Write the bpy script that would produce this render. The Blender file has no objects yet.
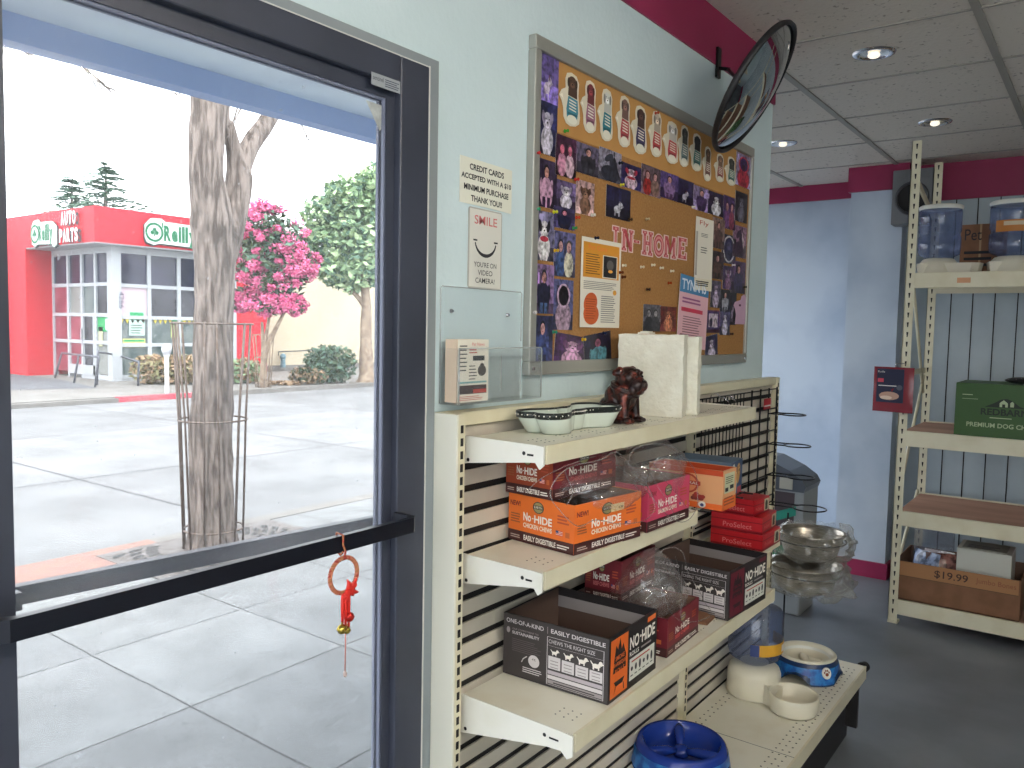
import bpy, bmesh, math, random
from mathutils import Vector, Matrix, noise
from mathutils.geometry import tessellate_polygon
random.seed(7)
SC = bpy.context.scene
COL = SC.collection

# ------------------------------------------------------------ camera, sky, sun, exposure
CAMP = Vector((0.0, -1.1, 1.53))
FPX = 812.637
yaw, pit, rol = math.radians(36.465), math.radians(-3.943), math.radians(1.119)
Fw = Vector((math.cos(pit)*math.cos(yaw), math.cos(pit)*math.sin(yaw), math.sin(pit)))
_r = Vector((math.sin(yaw), -math.cos(yaw), 0)); _u = _r.cross(Fw)
Rt = math.cos(rol)*_r + math.sin(rol)*_u
Up = -math.sin(rol)*_r + math.cos(rol)*_u
cam = bpy.data.objects.new('camera', bpy.data.cameras.new('camera'))
COL.objects.link(cam)
Mc = Matrix((Rt, Up, -Fw)).transposed().to_4x4(); Mc.translation = CAMP
cam.matrix_world = Mc
cam.data.sensor_fit = 'HORIZONTAL'; cam.data.sensor_width = 36.0
cam.data.lens = 36.0*FPX/1024.0
cam.data.clip_start = 0.02; cam.data.clip_end = 400
SC.camera = cam

W = bpy.data.worlds.new('sky'); SC.world = W; W.use_nodes = True
bg = W.node_tree.nodes['Background']
bg.inputs[0].default_value = (0.90, 0.95, 1.0, 1); bg.inputs[1].default_value = 3.0
sun = bpy.data.objects.new('sun', bpy.data.lights.new('sun', 'SUN')); COL.objects.link(sun)
sun.data.energy = 2.2; sun.data.angle = math.radians(25); sun.data.color = (1, .97, .92)
sun.rotation_euler = Vector((0.35, 0.35, -1)).to_track_quat('-Z', 'Y').to_euler()
VS = SC.view_settings
VS.view_transform = 'Standard'; VS.look = 'None'; VS.gamma = 1; VS.use_curve_mapping = False
VS.exposure = 0.60
CEIL = 2.57
FILL_TUBES = 50.0     # radiance of the tubes added behind the camera to brighten the shop

# ------------------------------------------------------------ helpers
def hit(x, y, ax, v):
    d = Rt*(x-512) + Up*(384-y) + Fw*FPX
    a = 'xyz'.index(ax)
    return CAMP + d*((v-CAMP[a])/d[a])

def lin(c):
    def g(u):
        u /= 255.0
        return u/12.92 if u <= .04045 else ((u+.055)/1.055)**2.4
    return (g(c[0]), g(c[1]), g(c[2]), 1)

MATS = {}
def mat(name, c, rough=.6, metal=0, c2=None, scale=8, bump=0, bscale=None, spec=.5, detail=4, stretch=None, lo=.4, hi=.6, emit=None):
    if name in MATS: return MATS[name]
    m = bpy.data.materials.new(name); m.use_nodes = True; MATS[name] = m
    nt = m.node_tree; N = nt.nodes; L = nt.links; b = N['Principled BSDF']
    b.inputs['Base Color'].default_value = lin(c); b.inputs['Roughness'].default_value = rough
    b.inputs['Metallic'].default_value = metal; b.inputs['Specular IOR Level'].default_value = spec
    if c2 is not None or bump:
        g = N.new('ShaderNodeNewGeometry'); src = g.outputs['Position']
        if stretch:
            mp = N.new('ShaderNodeMapping'); mp.inputs['Scale'].default_value = stretch
            L.new(src, mp.inputs[0]); src = mp.outputs[0]
    if c2 is not None:
        n = N.new('ShaderNodeTexNoise'); n.inputs['Scale'].default_value = scale; n.inputs['Detail'].default_value = detail
        r = N.new('ShaderNodeValToRGB'); r.color_ramp.elements[0].position = lo; r.color_ramp.elements[1].position = hi
        r.color_ramp.elements[0].color = lin(c); r.color_ramp.elements[1].color = lin(c2)
        L.new(src, n.inputs['Vector']); L.new(n.outputs[0], r.inputs[0]); L.new(r.outputs[0], b.inputs['Base Color'])
    if bump:
        n2 = N.new('ShaderNodeTexNoise'); n2.inputs['Scale'].default_value = bscale or scale; n2.inputs['Detail'].default_value = 5
        bp = N.new('ShaderNodeBump'); bp.inputs['Strength'].default_value = bump; bp.inputs['Distance'].default_value = .02
        L.new(src, n2.inputs['Vector']); L.new(n2.outputs[0], bp.inputs['Height']); L.new(bp.outputs[0], b.inputs['Normal'])
    if emit:
        b.inputs['Emission Color'].default_value = lin(c); b.inputs['Emission Strength'].default_value = emit
    return m

def C(c, rough=.55):   # plain print / paint colour
    return mat('paint_%d_%d_%d_%d' % (c[0], c[1], c[2], int(rough*100)), c, rough)

def film(name, diff=.06, gloss=.08, col=(235, 240, 245), rough=.05, specks=False, tint=None):
    if name in MATS: return MATS[name]
    m = bpy.data.materials.new(name); m.use_nodes = True; MATS[name] = m
    N = m.node_tree.nodes; L = m.node_tree.links; N.remove(N['Principled BSDF'])
    tr = N.new('ShaderNodeBsdfTransparent'); gl = N.new('ShaderNodeBsdfGlossy'); di = N.new('ShaderNodeBsdfDiffuse')
    tl = N.new('ShaderNodeBsdfTranslucent'); ad = N.new('ShaderNodeMixShader'); ad.inputs[0].default_value = .5
    if tint: tr.inputs[0].default_value = lin(tint)
    gl.inputs['Roughness'].default_value = rough
    di.inputs[0].default_value = lin(col); tl.inputs[0].default_value = lin(col)
    L.new(di.outputs[0], ad.inputs[1]); L.new(tl.outputs[0], ad.inputs[2])
    m1 = N.new('ShaderNodeMixShader'); m1.inputs[0].default_value = diff
    m2 = N.new('ShaderNodeMixShader')
    fr = N.new('ShaderNodeLayerWeight'); fr.inputs[0].default_value = .5
    pw = N.new('ShaderNodeMath'); pw.operation = 'POWER'; pw.inputs[1].default_value = 4
    mu = N.new('ShaderNodeMath'); mu.operation = 'MULTIPLY_ADD'; mu.inputs[1].default_value = .45; mu.inputs[2].default_value = gloss
    L.new(fr.outputs['Facing'], pw.inputs[0]); L.new(pw.outputs[0], mu.inputs[0]); L.new(mu.outputs[0], m2.inputs[0])
    L.new(tr.outputs[0], m1.inputs[1]); L.new(ad.outputs[0], m1.inputs[2])
    L.new(m1.outputs[0], m2.inputs[1]); L.new(gl.outputs[0], m2.inputs[2])
    if specks:
        g = N.new('ShaderNodeNewGeometry'); n = N.new('ShaderNodeTexNoise'); n.inputs['Scale'].default_value = 2.5; n.inputs['Detail'].default_value = 6
        r = N.new('ShaderNodeMapRange'); r.inputs[1].default_value = .35; r.inputs[2].default_value = .75
        r.inputs[3].default_value = diff*.55; r.inputs[4].default_value = diff*1.7
        L.new(g.outputs['Position'], n.inputs['Vector']); L.new(n.outputs[0], r.inputs[0])
        v = N.new('ShaderNodeTexNoise'); v.inputs['Scale'].default_value = 90; L.new(g.outputs['Position'], v.inputs['Vector'])
        r2 = N.new('ShaderNodeMapRange'); r2.inputs[1].default_value = .74; r2.inputs[2].default_value = .78; r2.inputs[3].default_value = 0; r2.inputs[4].default_value = .3
        L.new(v.outputs[0], r2.inputs[0])
        s = N.new('ShaderNodeMath'); s.operation = 'ADD'; L.new(r.outputs[0], s.inputs[0]); L.new(r2.outputs[0], s.inputs[1])
        L.new(s.outputs[0], m1.inputs[0])
    L.new(m2.outputs[0], N['Material Output'].inputs[0])
    return m

_tc = {}
def text_mesh(s, bold):
    k = (s, bold)
    if k in _tc: return _tc[k]
    cu = bpy.data.curves.new('t', 'FONT'); cu.body = s; cu.size = 1; cu.offset = bold; cu.resolution_u = 3; cu.fill_mode = 'FRONT'
    o = bpy.data.objects.new('t', cu); COL.objects.link(o)
    dg = bpy.context.evaluated_depsgraph_get(); me = o.evaluated_get(dg).to_mesh()
    vs = [(v.co.x, v.co.y) for v in me.vertices]; fs = [tuple(p.vertices) for p in me.polygons]
    # keep the faces wound so that they point to +z
    out = []
    for f in fs:
        a = 0
        for i in range(len(f)):
            x1, y1 = vs[f[i]]; x2, y2 = vs[f[(i+1) % len(f)]]; a += x1*y2-x2*y1
        out.append(f if a > 0 else tuple(reversed(f)))
    bpy.data.objects.remove(o); bpy.data.curves.remove(cu)
    xs = [v[0] for v in vs] or [0, 1]; ys = [v[1] for v in vs] or [0, 1]
    r = (vs, out, min(xs), max(xs), min(ys), max(ys)); _tc[k] = r
    return r

class FR:
    def __init__(s, O, U, V):
        s.O = Vector(O); s.U = Vector(U).normalized(); s.V = Vector(V).normalized(); s.N = s.U.cross(s.V)
    def p(s, x, y, d=0): return s.O + s.U*x + s.V*y + s.N*d

class MB:
    def __init__(s, M=None):
        s.v = []; s.f = []; s.mi = []; s.sm = []; s.mats = []; s.M = M or Matrix()
    def add(s, vs, fs, m, smooth=False):
        b = len(s.v); s.v += [s.M @ Vector(p) for p in vs]
        if m not in s.mats: s.mats.append(m)
        i = s.mats.index(m)
        for f in fs: s.f.append([b+k for k in f]); s.mi.append(i); s.sm.append(smooth)
        return s
    def box(s, a, b, m):
        x0, x1 = sorted((a[0], b[0])); y0, y1 = sorted((a[1], b[1])); z0, z1 = sorted((a[2], b[2]))
        v = [(x0,y0,z0),(x1,y0,z0),(x1,y1,z0),(x0,y1,z0),(x0,y0,z1),(x1,y0,z1),(x1,y1,z1),(x0,y1,z1)]
        return s.add(v, [(3,2,1,0),(4,5,6,7),(0,1,5,4),(1,2,6,5),(2,3,7,6),(3,0,4,7)], m)
    def hexa(s, v, m):   # 8 points, bottom ring then top ring
        return s.add(v, [(3,2,1,0),(4,5,6,7),(0,1,5,4),(1,2,6,5),(2,3,7,6),(3,0,4,7)], m)
    def cyl(s, p, q, r0, r1=None, m=None, seg=16, caps=True, smooth=True):
        r1 = r0 if r1 is None else r1
        p = Vector(p); q = Vector(q); d = (q-p).normalized()
        a = d.orthogonal().normalized(); b = d.cross(a)
        vs = []
        for c, r in ((p, r0), (q, r1)):
            for k in range(seg):
                t = 2*math.pi*k/seg; vs.append(c + a*math.cos(t)*r + b*math.sin(t)*r)
        s.add(vs, [(k, (k+1) % seg, seg+(k+1) % seg, seg+k) for k in range(seg)], m, smooth)
        if caps:
            s.add(vs[:seg], [tuple(reversed(range(seg)))], m); s.add(vs[seg:], [tuple(range(seg))], m)
        return s
    def tube(s, pts, r, m, seg=8, closed=False, smooth=True):
        pts = [Vector(p) for p in pts]; n = len(pts)
        rs = r if isinstance(r, (list, tuple)) else [r]*n
        def tan(i):
            if closed: return (pts[(i+1) % n]-pts[i-1]).normalized()
            return (pts[min(i+1, n-1)]-pts[max(i-1, 0)]).normalized()
        a = tan(0).orthogonal().normalized(); vs = []
        for i in range(n):
            t = tan(i); a = (a - t*a.dot(t)).normalized(); b = t.cross(a)
            for k in range(seg):
                th = 2*math.pi*k/seg; vs.append(pts[i] + a*math.cos(th)*rs[i] + b*math.sin(th)*rs[i])
        fs = []
        for i in range(n if closed else n-1):
            j = (i+1) % n
            for k in range(seg):
                fs.append((i*seg+k, i*seg+(k+1) % seg, j*seg+(k+1) % seg, j*seg+k))
        if not closed:
            fs.append(tuple(reversed(range(seg)))); fs.append(tuple((n-1)*seg+k for k in range(seg)))
        return s.add(vs, fs, m, smooth)
    def lathe(s, prof, c, m, seg=32, sx=1, sy=1, rf=None, smooth=True, mats=None):
        c = Vector(c); vs = []; fs = []; n = len(prof)
        for i, (r, z) in enumerate(prof):
            for k in range(seg):
                t = 2*math.pi*k/seg; rr = r*(rf(t) if rf else 1)
                vs.append(c + Vector((rr*math.cos(t)*sx, rr*math.sin(t)*sy, z)))
        for i in range(n-1):
            row = [(i*seg+k, i*seg+(k+1) % seg, (i+1)*seg+(k+1) % seg, (i+1)*seg+k) for k in range(seg)]
            if mats: s.add([], [], mats[i])
            fs.append(row)
        if mats:
            b = len(s.v); s.v += [s.M @ p for p in vs]
            for i, row in enumerate(fs):
                mi = s.mats.index(mats[i])
                for f in row: s.f.append([b+k for k in f]); s.mi.append(mi); s.sm.append(smooth)
        else:
            s.add(vs, [f for row in fs for f in row], m, smooth)
        return s
    def ell(s, c, r, m, seg=20, rings=12, R=None):
        c = Vector(c); vs = []; fs = []
        for i in range(rings+1):
            ph = math.pi*i/rings
            for k in range(seg):
                t = 2*math.pi*k/seg
                p = Vector((r[0]*math.sin(ph)*math.cos(t), r[1]*math.sin(ph)*math.sin(t), -r[2]*math.cos(ph)))
                if R: p = R @ p
                vs.append(c+p)
        for i in range(rings):
            for k in range(seg): fs.append((i*seg+k, i*seg+(k+1) % seg, (i+1)*seg+(k+1) % seg, (i+1)*seg+k))
        return s.add(vs, fs, m, True)
    def poly(s, F, pts, m, d=.0005):
        tri = tessellate_polygon([[Vector((x, y, 0)) for x, y in pts]])
        vs = [F.p(x, y, d) for x, y in pts]; out = []
        for t in tri:
            (x1, y1), (x2, y2), (x3, y3) = (pts[i] for i in t)
            a = (x2-x1)*(y3-y1)-(x3-x1)*(y2-y1)
            out.append(tuple(t) if a > 0 else tuple(reversed(t)))
        return s.add(vs, out, m)
    def plate(s, F, pts, m, d0, d1, mside=None):   # extruded outline
        a = sum(pts[i-1][0]*pts[i][1]-pts[i][0]*pts[i-1][1] for i in range(len(pts)))
        if a < 0: pts = pts[::-1]
        s.poly(F, pts, m, d1); n = len(pts)
        vs = [F.p(x, y, d0) for x, y in pts] + [F.p(x, y, d1) for x, y in pts]
        s.add(vs, [(k, (k+1) % n, n+(k+1) % n, n+k) for k in range(n)], mside or m)
        b = FR(F.p(0, 0, d0), F.V, F.U)
        s.poly(b, [(y, x) for x, y in pts], mside or m, 0)
        return s
    def rect(s, F, x0, y0, x1, y1, m, d=.0005):
        return s.add([F.p(x0,y0,d), F.p(x1,y0,d), F.p(x1,y1,d), F.p(x0,y1,d)], [(0,1,2,3)], m)
    def disc(s, F, cx, cy, rx, ry, m, d=.0006, seg=18, rot=0):
        cr, sr = math.cos(rot), math.sin(rot)
        vs = []
        for k in range(seg):
            t = 2*math.pi*k/seg; x = rx*math.cos(t); y = ry*math.sin(t)
            vs.append(F.p(cx+x*cr-y*sr, cy+x*sr+y*cr, d))
        return s.add(vs, [tuple(range(seg))], m)
    def text(s, F, t, x0, y0, x1, y1, m, d=.0008, bold=.0, keep=False):
        vs, fs, a, b, c, e = text_mesh(t, bold)
        sx = (x1-x0)/max(b-a, 1e-6); sy = (y1-y0)/max(e-c, 1e-6)
        if keep: sx = sy = min(sx, sy)
        return s.add([F.p(x0+(x-a)*sx, y0+(y-c)*sy, d) for x, y in vs], fs, m)
    def lines(s, F, x0, y0, x1, y1, n, m, d=.0007, fill=.45, rag=.25):
        h = (y1-y0)/n
        for i in range(n):
            w = (x1-x0)*(1-rag*random.random())
            s.rect(F, x0, y0+i*h, x0+w, y0+i*h+h*fill, m, d)
        return s
    def build(s, name, parent=None, bevel=0, smooth_angle=None, loc=None):
        me = bpy.data.meshes.new(name)
        if parent is not None:
            off = wloc(parent)
        elif loc is not None: off = Vector(loc)
        else:
            xs = [p.x for p in s.v]; ys = [p.y for p in s.v]; zs = [p.z for p in s.v]
            off = Vector(((min(xs)+max(xs))/2, (min(ys)+max(ys))/2, min(zs)))
        me.from_pydata([p-off for p in s.v], [], s.f)
        for m in s.mats: me.materials.append(m)
        me.polygons.foreach_set('material_index', s.mi); me.polygons.foreach_set('use_smooth', s.sm)
        me.validate(); me.update()
        o = bpy.data.objects.new(name, me); COL.objects.link(o)
        if parent is not None: o.parent = parent
        else: o.location = off
        if bevel:
            bv = o.modifiers.new('bevel', 'BEVEL'); bv.width = bevel; bv.segments = 2; bv.limit_method = 'ANGLE'; bv.angle_limit = math.radians(50)
        return o

def wloc(o):
    v = Vector((0, 0, 0))
    while o is not None: v += Vector(o.location); o = o.parent
    return v

def tag(o, label, cat, group=None, kind=None):
    o['label'] = label; o['category'] = cat
    if group: o['group'] = group
    if kind: o['kind'] = kind
    return o
def thing(name, loc, label, cat, group=None):
    o = bpy.data.objects.new(name, None); o.empty_display_size = .05; COL.objects.link(o); o.location = loc
    return tag(o, label, cat, group)
def struct(name, mb, **k):
    o = mb.build(name, **k)
    if k.get('parent') is None: o['kind'] = 'structure'
    return o
def dup(o, loc, label, group=None):
    def cp(a, par):
        c = a.copy(); COL.objects.link(c)
        if par is not None: c.parent = par
        for ch in a.children: cp(ch, c)
        return c
    r = cp(o, None); r.location = loc; r['label'] = label
    if group: r['group'] = group
    return r
def arc(c, r, a0, a1, n, U=(1,0,0), V=(0,0,1)):
    c = Vector(c); U = Vector(U); V = Vector(V)
    return [c + U*r*math.cos(a0+(a1-a0)*i/n) + V*r*math.sin(a0+(a1-a0)*i/n) for i in range(n+1)]

# ------------------------------------------------------------ materials
Mwall = mat('wall_paint', (206, 222, 226), .62, c2=(198, 215, 219), scale=2, bump=.08, bscale=60)
Mwall_blue = mat('wall_paint_blue', (186, 198, 212), .5, c2=(166, 180, 198), scale=2)
Mpanel = mat('panelling_paint', (178, 190, 196), .5, c2=(168, 180, 188), scale=3)
Mcrim = mat('crimson_paint', (148, 34, 78), .5, c2=(140, 30, 72), scale=3)
Mdoor = mat('dark_anodised_frame', (54, 58, 71), .4, .1, c2=(62, 66, 80), scale=5)
Mdoor2 = mat('dark_bar', (26, 29, 40), .35, .4)
Mshelf = mat('shelf_enamel', (232, 228, 212), .4, c2=(222, 214, 192), scale=9, lo=.5, hi=.8)
Mcream = mat('cream_steel', (222, 215, 188), .42, c2=(210, 200, 168), scale=9, lo=.45, hi=.8)
Mcream2 = mat('cream_panel', (206, 198, 184), .5, c2=(196, 188, 174), scale=6)
Mslot = mat('slot_black', (18, 15, 16), .7)
Mwhite = mat('white_plastic', (226, 226, 218), .35)
Mblackwire = mat('black_wire', (16, 16, 20), .35, .5)
Mchrome = mat('chrome', (220, 220, 225), .12, 1)
Mcork = mat('cork', (166, 122, 70), .85, c2=(150, 106, 58), scale=160, bump=.1, bscale=250, lo=.35, hi=.65)
Malu = mat('aluminium_frame', (165, 165, 158), .45, .5)
Mpaper = mat('paper', (228, 222, 208), .7)
Mcard = mat('brown_cardboard', (134, 94, 68), .8, c2=(124, 86, 60), scale=14)
Mcardin = mat('inner_cardboard', (118, 92, 76), .85)
Mfloor = mat('shop_floor', (114, 118, 124), .42, c2=(94, 97, 102), scale=2.5, bump=.05, bscale=9, lo=.35, hi=.7)
Mwood = mat('shelf_board', (172, 132, 110), .7, c2=(152, 114, 94), scale=8, stretch=(1, .2, 1))
Mglass = film('door_glass', .05, .02, specks=True)
Mglass2 = film('shop_glass', .03, .03)
Macryl = film('clear_acrylic', .06, .02, col=(225, 235, 240))
Mbag = film('clear_bag', .13, .09, col=(225, 222, 222), rough=.07)
Mfold_streak = film('fold_streak', .22, .08, col=(235, 232, 232), rough=.15)  # whiter film for rim and fold tubes, standing in for highlight streaks
Mjug = film('blue_tint_plastic', .26, .05, col=(140, 156, 196), rough=.08, tint=(214, 221, 238))

# ------------------------------------------------------------ shop shell
XL, YB = -1.7, -3.7
b = MB().box((XL, YB, -.12), (5.75, 0.0, 0), Mfloor).box((3.13, 0, -.12), (5.95, 1.6, 0), Mfloor)
struct('floor', b)
# ceiling with T-bar grid
Mtile = mat('ceiling_tile', (150, 142, 132), .9, c2=(206, 198, 188), scale=48, lo=.30, hi=.38, bump=.15, bscale=60, detail=6)
Mtbar = mat('ceiling_bar', (150, 146, 138), .6)
b = MB().box((XL, YB, CEIL), (5.95, 1.6, CEIL+.08), Mtile)
x = 3.574-.58*9
while x < 5.9:
    if x > XL: b.box((x-.006, YB, CEIL-.004), (x+.006, 1.6, CEIL+.002), Mtbar)
    x += .58
for y in (-.69-.715*4, -.69-.715*3, -.69-.715*2, -.69-.715, -.69, .025, .74):
    b.box((XL, y-.013, CEIL-.006), (5.95, y+.013, CEIL+.002), Mtbar)
struct('ceiling', b)
# front wall (the door's wall), with the storefront opening at left
DX0, DX1, DZ = .32, hit(436, 300, 'y', 0).x, hit(436, 61, 'y', 0).z
b = MB().box((DX1, 0, 0), (3.13, .12, CEIL), Mwall).box((XL, 0, DZ), (DX1, .12, CEIL), Mwall)
b.box((XL, 0, 0), (-1.35, .12, DZ), Mwall).box((-1.35, 0, 0), (DX0-.12, .12, .35), Mwall)
struct('wall_front', b)
b = MB().box((XL-.1, YB, 0), (XL, 0, .5), Mwall).box((XL-.1, YB, 2.3), (XL, 0, CEIL), Mwall)
b.box((XL-.1, YB, .5), (XL, -3.4, 2.3), Mwall).box((XL-.1, -.25, .5), (XL, .12, 2.3), Mwall)
struct('wall_left', b)
struct('wall_back', MB().box((XL-.1, YB-.1, 0), (5.75, YB, CEIL), Mwall))
# right end: panelled wall, pilaster, niche
b = MB().box((5.55, YB, 0), (5.75, .02, CEIL), Mpanel)
y = -.06
while y > YB:
    b.box((5.548, y-.003, .1), (5.552, y+.003, 2.42), Mslot); y -= .115
struct('wall_right', b)
struct('wall_pilaster', MB().box((5.43, -.02, 0), (5.95, .285, CEIL), Mwall_blue))
struct('wall_niche', MB().box((5.9, .28, 0), (6.0, 1.6, CEIL), Mwall_blue))
b = MB().box((3.03, 1.6, 0), (3.5, 1.7, CEIL), Mwall_blue).box((5.86, 1.6, 0), (6.0, 1.7, CEIL), Mwall_blue)
b.box((3.5, 1.6, 0), (5.86, 1.7, .12), Mwall_blue).box((3.5, 1.6, 2.4), (5.86, 1.7, CEIL), Mwall_blue)
b.box((3.03, .12, 0), (3.13, 1.6, CEIL), Mwall_blue)
struct('wall_niche_side', b)
struct('window_3', MB().box((3.5, 1.64, .12), (5.86, 1.65, 2.4), film('frosted_pane', .04, .02)))
# crimson bands and skirting
struct('trim_1', MB().box((DX1, -.006, 2.40), (3.14, 0, CEIL), Mcrim))
struct('trim_2', MB().box((5.40, -.05, 2.42), (5.43, .30, CEIL), Mcrim).box((5.43, .285, 2.42), (5.9, .30, CEIL), Mcrim).box((5.43, -.05, 2.42), (5.55, -.02, CEIL), Mcrim))
struct('trim_3', MB().box((5.88, .30, 2.46), (5.9, 1.6, CEIL), Mcrim))
struct('trim_4', MB().box((5.53, YB, 2.35), (5.548, -.05, CEIL), Mcrim))
struct('baseboard_pilaster', MB().box((5.415, -.035, 0), (5.43, .285, .10), Mcrim).box((5.43, -.035, 0), (5.55, -.02, .10), Mcrim))
struct('baseboard_right', MB().box((5.535, YB, 0), (5.55, -.04, .10), Mcrim))
struct('baseboard_niche', MB().box((5.885, .285, 0), (5.9, 1.6, .10), Mcrim))
# side windows (left of the camera) that light the shop
def window(n, a, bb, axis, mull):
    fr = MB()
    if axis == 'y':   # pane in plane x=const, spans y
        x = a[0]
        fr.box((x-.03, a[1], a[2]), (x+.03, bb[1], a[2]+.05), Mdoor).box((x-.03, a[1], bb[2]-.05), (x+.03, bb[1], bb[2]), Mdoor)
        for i in range(mull+1):
            yy = a[1]+(bb[1]-a[1]-.05)*i/mull; fr.box((x-.03, yy, a[2]), (x+.03, yy+.05, bb[2]), Mdoor)
        pane = MB().box((x-.003, a[1]+.04, a[2]+.04), (x+.003, bb[1]-.04, bb[2]-.04), Mglass2)
    else:
        y = a[1]
        fr.box((a[0], y-.03, a[2]), (bb[0], y+.03, a[2]+.05), Mdoor).box((a[0], y-.03, bb[2]-.05), (bb[0], y+.03, bb[2]), Mdoor)
        for i in range(mull+1):
            xx = a[0]+(bb[0]-a[0]-.05)*i/mull; fr.box((xx, y-.03, a[2]), (xx+.05, y+.03, bb[2]), Mdoor)
        pane = MB().box((a[0]+.04, y-.003, a[2]+.04), (bb[0]-.04, y+.003, bb[2]-.04), Mglass2)
    w = struct('window_%d' % n, pane); struct('window_frame', fr, parent=w)
window(1, (XL-.05, -3.4, .5), (XL-.05, -.25, 2.3), 'y', 3)
window(2, (-1.35, .06, .35), (DX0-.12, .06, DZ), 'x', 2)

# ------------------------------------------------------------ the glass door
door = bpy.data.objects.new('door_1', None); COL.objects.link(door); door.location = (.76, .03, 0); door['kind'] = 'structure'
xrb = hit(374, 400, 'y', .044).x; xrf = hit(384, 400, 'y', .004).x; xro = hit(398, 400, 'y', -.012).x
xlf = hit(11, 400, 'y', .004).x; xfo = hit(427, 300, 'y', -.012).x; xf2 = hit(437, 300, 'y', -.012).x
ztb = hit(376, 104, 'y', .044).z; ztf = hit(386, 98, 'y', .004).z; zfr = hit(427, 66, 'y', -.012).z; zf2 = hit(437, 60, 'y', -.012).z; zro = hit(398, 84, 'y', -.012).z
b = MB()
# fixed frame with stepped profile
b.box((xro, -.012, 0), (xfo, .040, zfr), Mdoor).box((DX0-.12, -.012, zro), (xro, .040, zfr), Mdoor)
b.box((DX0-.12, -.012, 0), (DX0-.03, .10, zro), Mdoor)
struct('door_frame', b, parent=door, bevel=.003)
Malu2 = mat('edge_metal', (140, 148, 152), .5, .2)
b = MB().box((xfo, -.009, 0), (xf2, .02, zf2), Malu2).box((DX0-.12, -.009, zfr), (xfo, .02, zf2), Malu2)
b.box((xfo-.001, -.0125, 0), (xfo+.002, .0, zfr+.002), mat('caulk', (206, 206, 202), .6)).box((DX0-.12, -.0125, zfr-.001), (xfo-.001, 0, zfr+.001), mat('caulk', (206, 206, 202), .6))
struct('frame_edge_trim', b, parent=door)
b = MB()
bead = mat('glazing_bead', (112, 118, 138), .45, 0)
b.box((xrf, .004, .03), (xro-.0003, .030, zro-.0003), Mdoor).box((DX0-.03, .004, .03), (xlf, .030, zro-.0003), Mdoor)
b.box((xlf, .004, ztf), (xrf, .030, zro-.0003), Mdoor).box((xlf, .004, .03), (xrf, .030, .26), Mdoor)
b.box((xrf-.0035, .007, .26), (xrf, .0135, ztf), bead).box((xrf-.0035, .022, .26), (xrf, .0275, ztf), bead)
b.box((xlf, .007, ztf-.0035), (xrf-.0035, .0135, ztf), bead).box((xlf, .022, ztf-.0035), (xrf-.0035, .0275, ztf), bead)
struct('door_leaf', b, parent=door)
struct('glass_pane', MB().box((xlf, .016, .26), (xrf, .020, ztf), Mglass), parent=door)
# push bar inside, pull bar outside
b = MB()
z0, z1, zr = 1.147, 1.172, 1.16
pts = [(.385, .002), (.392, -.045), (.415, -.062), (1.085, -.062), (1.105, -.05), (1.108, .002)]
Fz = FR((0, 0, 1.146), (1, 0, 0), (0, 1, 0))
outer = [(.375, .004), (.380, -.05), (.405, -.070), (1.095, -.070), (1.108, -.060), (1.108, -.012), (1.098, -.012), (1.098, -.050), (1.088, -.058), (.415, -.058), (.395, -.045), (.390, .004)]
b.plate(Fz, outer, Mdoor2, 0, .028)
struct('push_bar', b, parent=door, bevel=.002)
b = MB()
p, q = hit(14, 595, 'y', .085), hit(374, 523, 'y', .085)
b.hexa([(p.x-.02, .078, p.z-.013), (q.x+.02, .078, q.z-.013), (q.x+.02, .095, q.z-.013), (p.x-.02, .095, p.z-.013),
        (p.x-.02, .078, p.z+.013), (q.x+.02, .078, q.z+.013), (q.x+.02, .095, q.z+.013), (p.x-.02, .095, p.z+.013)], Mdoor)
b.box((p.x-.02, .05, p.z-.012), (p.x-.004, .08, p.z+.012), Mdoor).box((q.x+.005, .05, q.z-.012), (q.x+.02, .08, q.z+.012), Mdoor)
struct('pull_bar', b, parent=door)
b = MB(); Fd = FR((0, -.0125, 0), (1, 0, 0), (0, 0, 1))
a1, a2 = hit(371, 68, 'y', -.012), hit(400, 87, 'y', -.012)
b.rect(Fd, a1.x, a1.z-.028, a2.x, a1.z-.006, C((150, 155, 160)), .0004)
b.text(Fd, 'sentinel', a1.x+.004, a1.z-.018, a1.x+.030, a1.z-.010, C((40, 45, 60)), .0006)
b.lines(Fd, a1.x+.034, a1.z-.024, a2.x-.003, a1.z-.009, 4, C((70, 75, 90)), .0006)
struct('maker_plate', b, parent=door)
b = MB().rect(FR((0, .0035, 0), (1, 0, 0), (0, 0, 1)), .345, 1.22, .412, 1.40, C((70, 40, 38)), .0004)
for x0, y0, x1, y1 in ((.343, 1.218, .414, 1.222), (.343, 1.398, .414, 1.402), (.410, 1.22, .414, 1.40), (.343, 1.22, .347, 1.40)):
    b.rect(FR((0, .0035, 0), (1, 0, 0), (0, 0, 1)), x0, y0, x1, y1, C((170, 160, 140)), .0007)
struct('lock_plate', b, parent=door)
b = MB().plate(FR((0, .0145, 0), (1, 0, 0), (0, 0, 1)), [(hit(q0, q1, 'y', .0135).x, hit(q0, q1, 'y', .0135).z) for q0, q1 in ((366, 100), (383, 106), (386, 122), (380, 131))], mat('old_sticker', (190, 195, 192), .6, c2=(150, 150, 148), scale=30), 0, .001)
struct('corner_decal', b, parent=door)

# exterior canopy over the door (soffit and fascia beam seen through the glass)
Msof = mat('soffit', (214, 222, 228), .8, c2=(200, 208, 218), scale=3)
Mfas = mat('fascia_blue', (150, 168, 206), .7)
y1 = 1.25; zf = hit(378, 140, 'y', y1).z; zs = hit(378, 126, 'y', y1).z
b = MB().box((-3, .12, zs+.02), (2.95, y1, zs+.12), Msof)
b.box((-3, y1, zf), (2.95, y1+.07, zs+.25), Mfas)
struct('trim_5', b)

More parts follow.
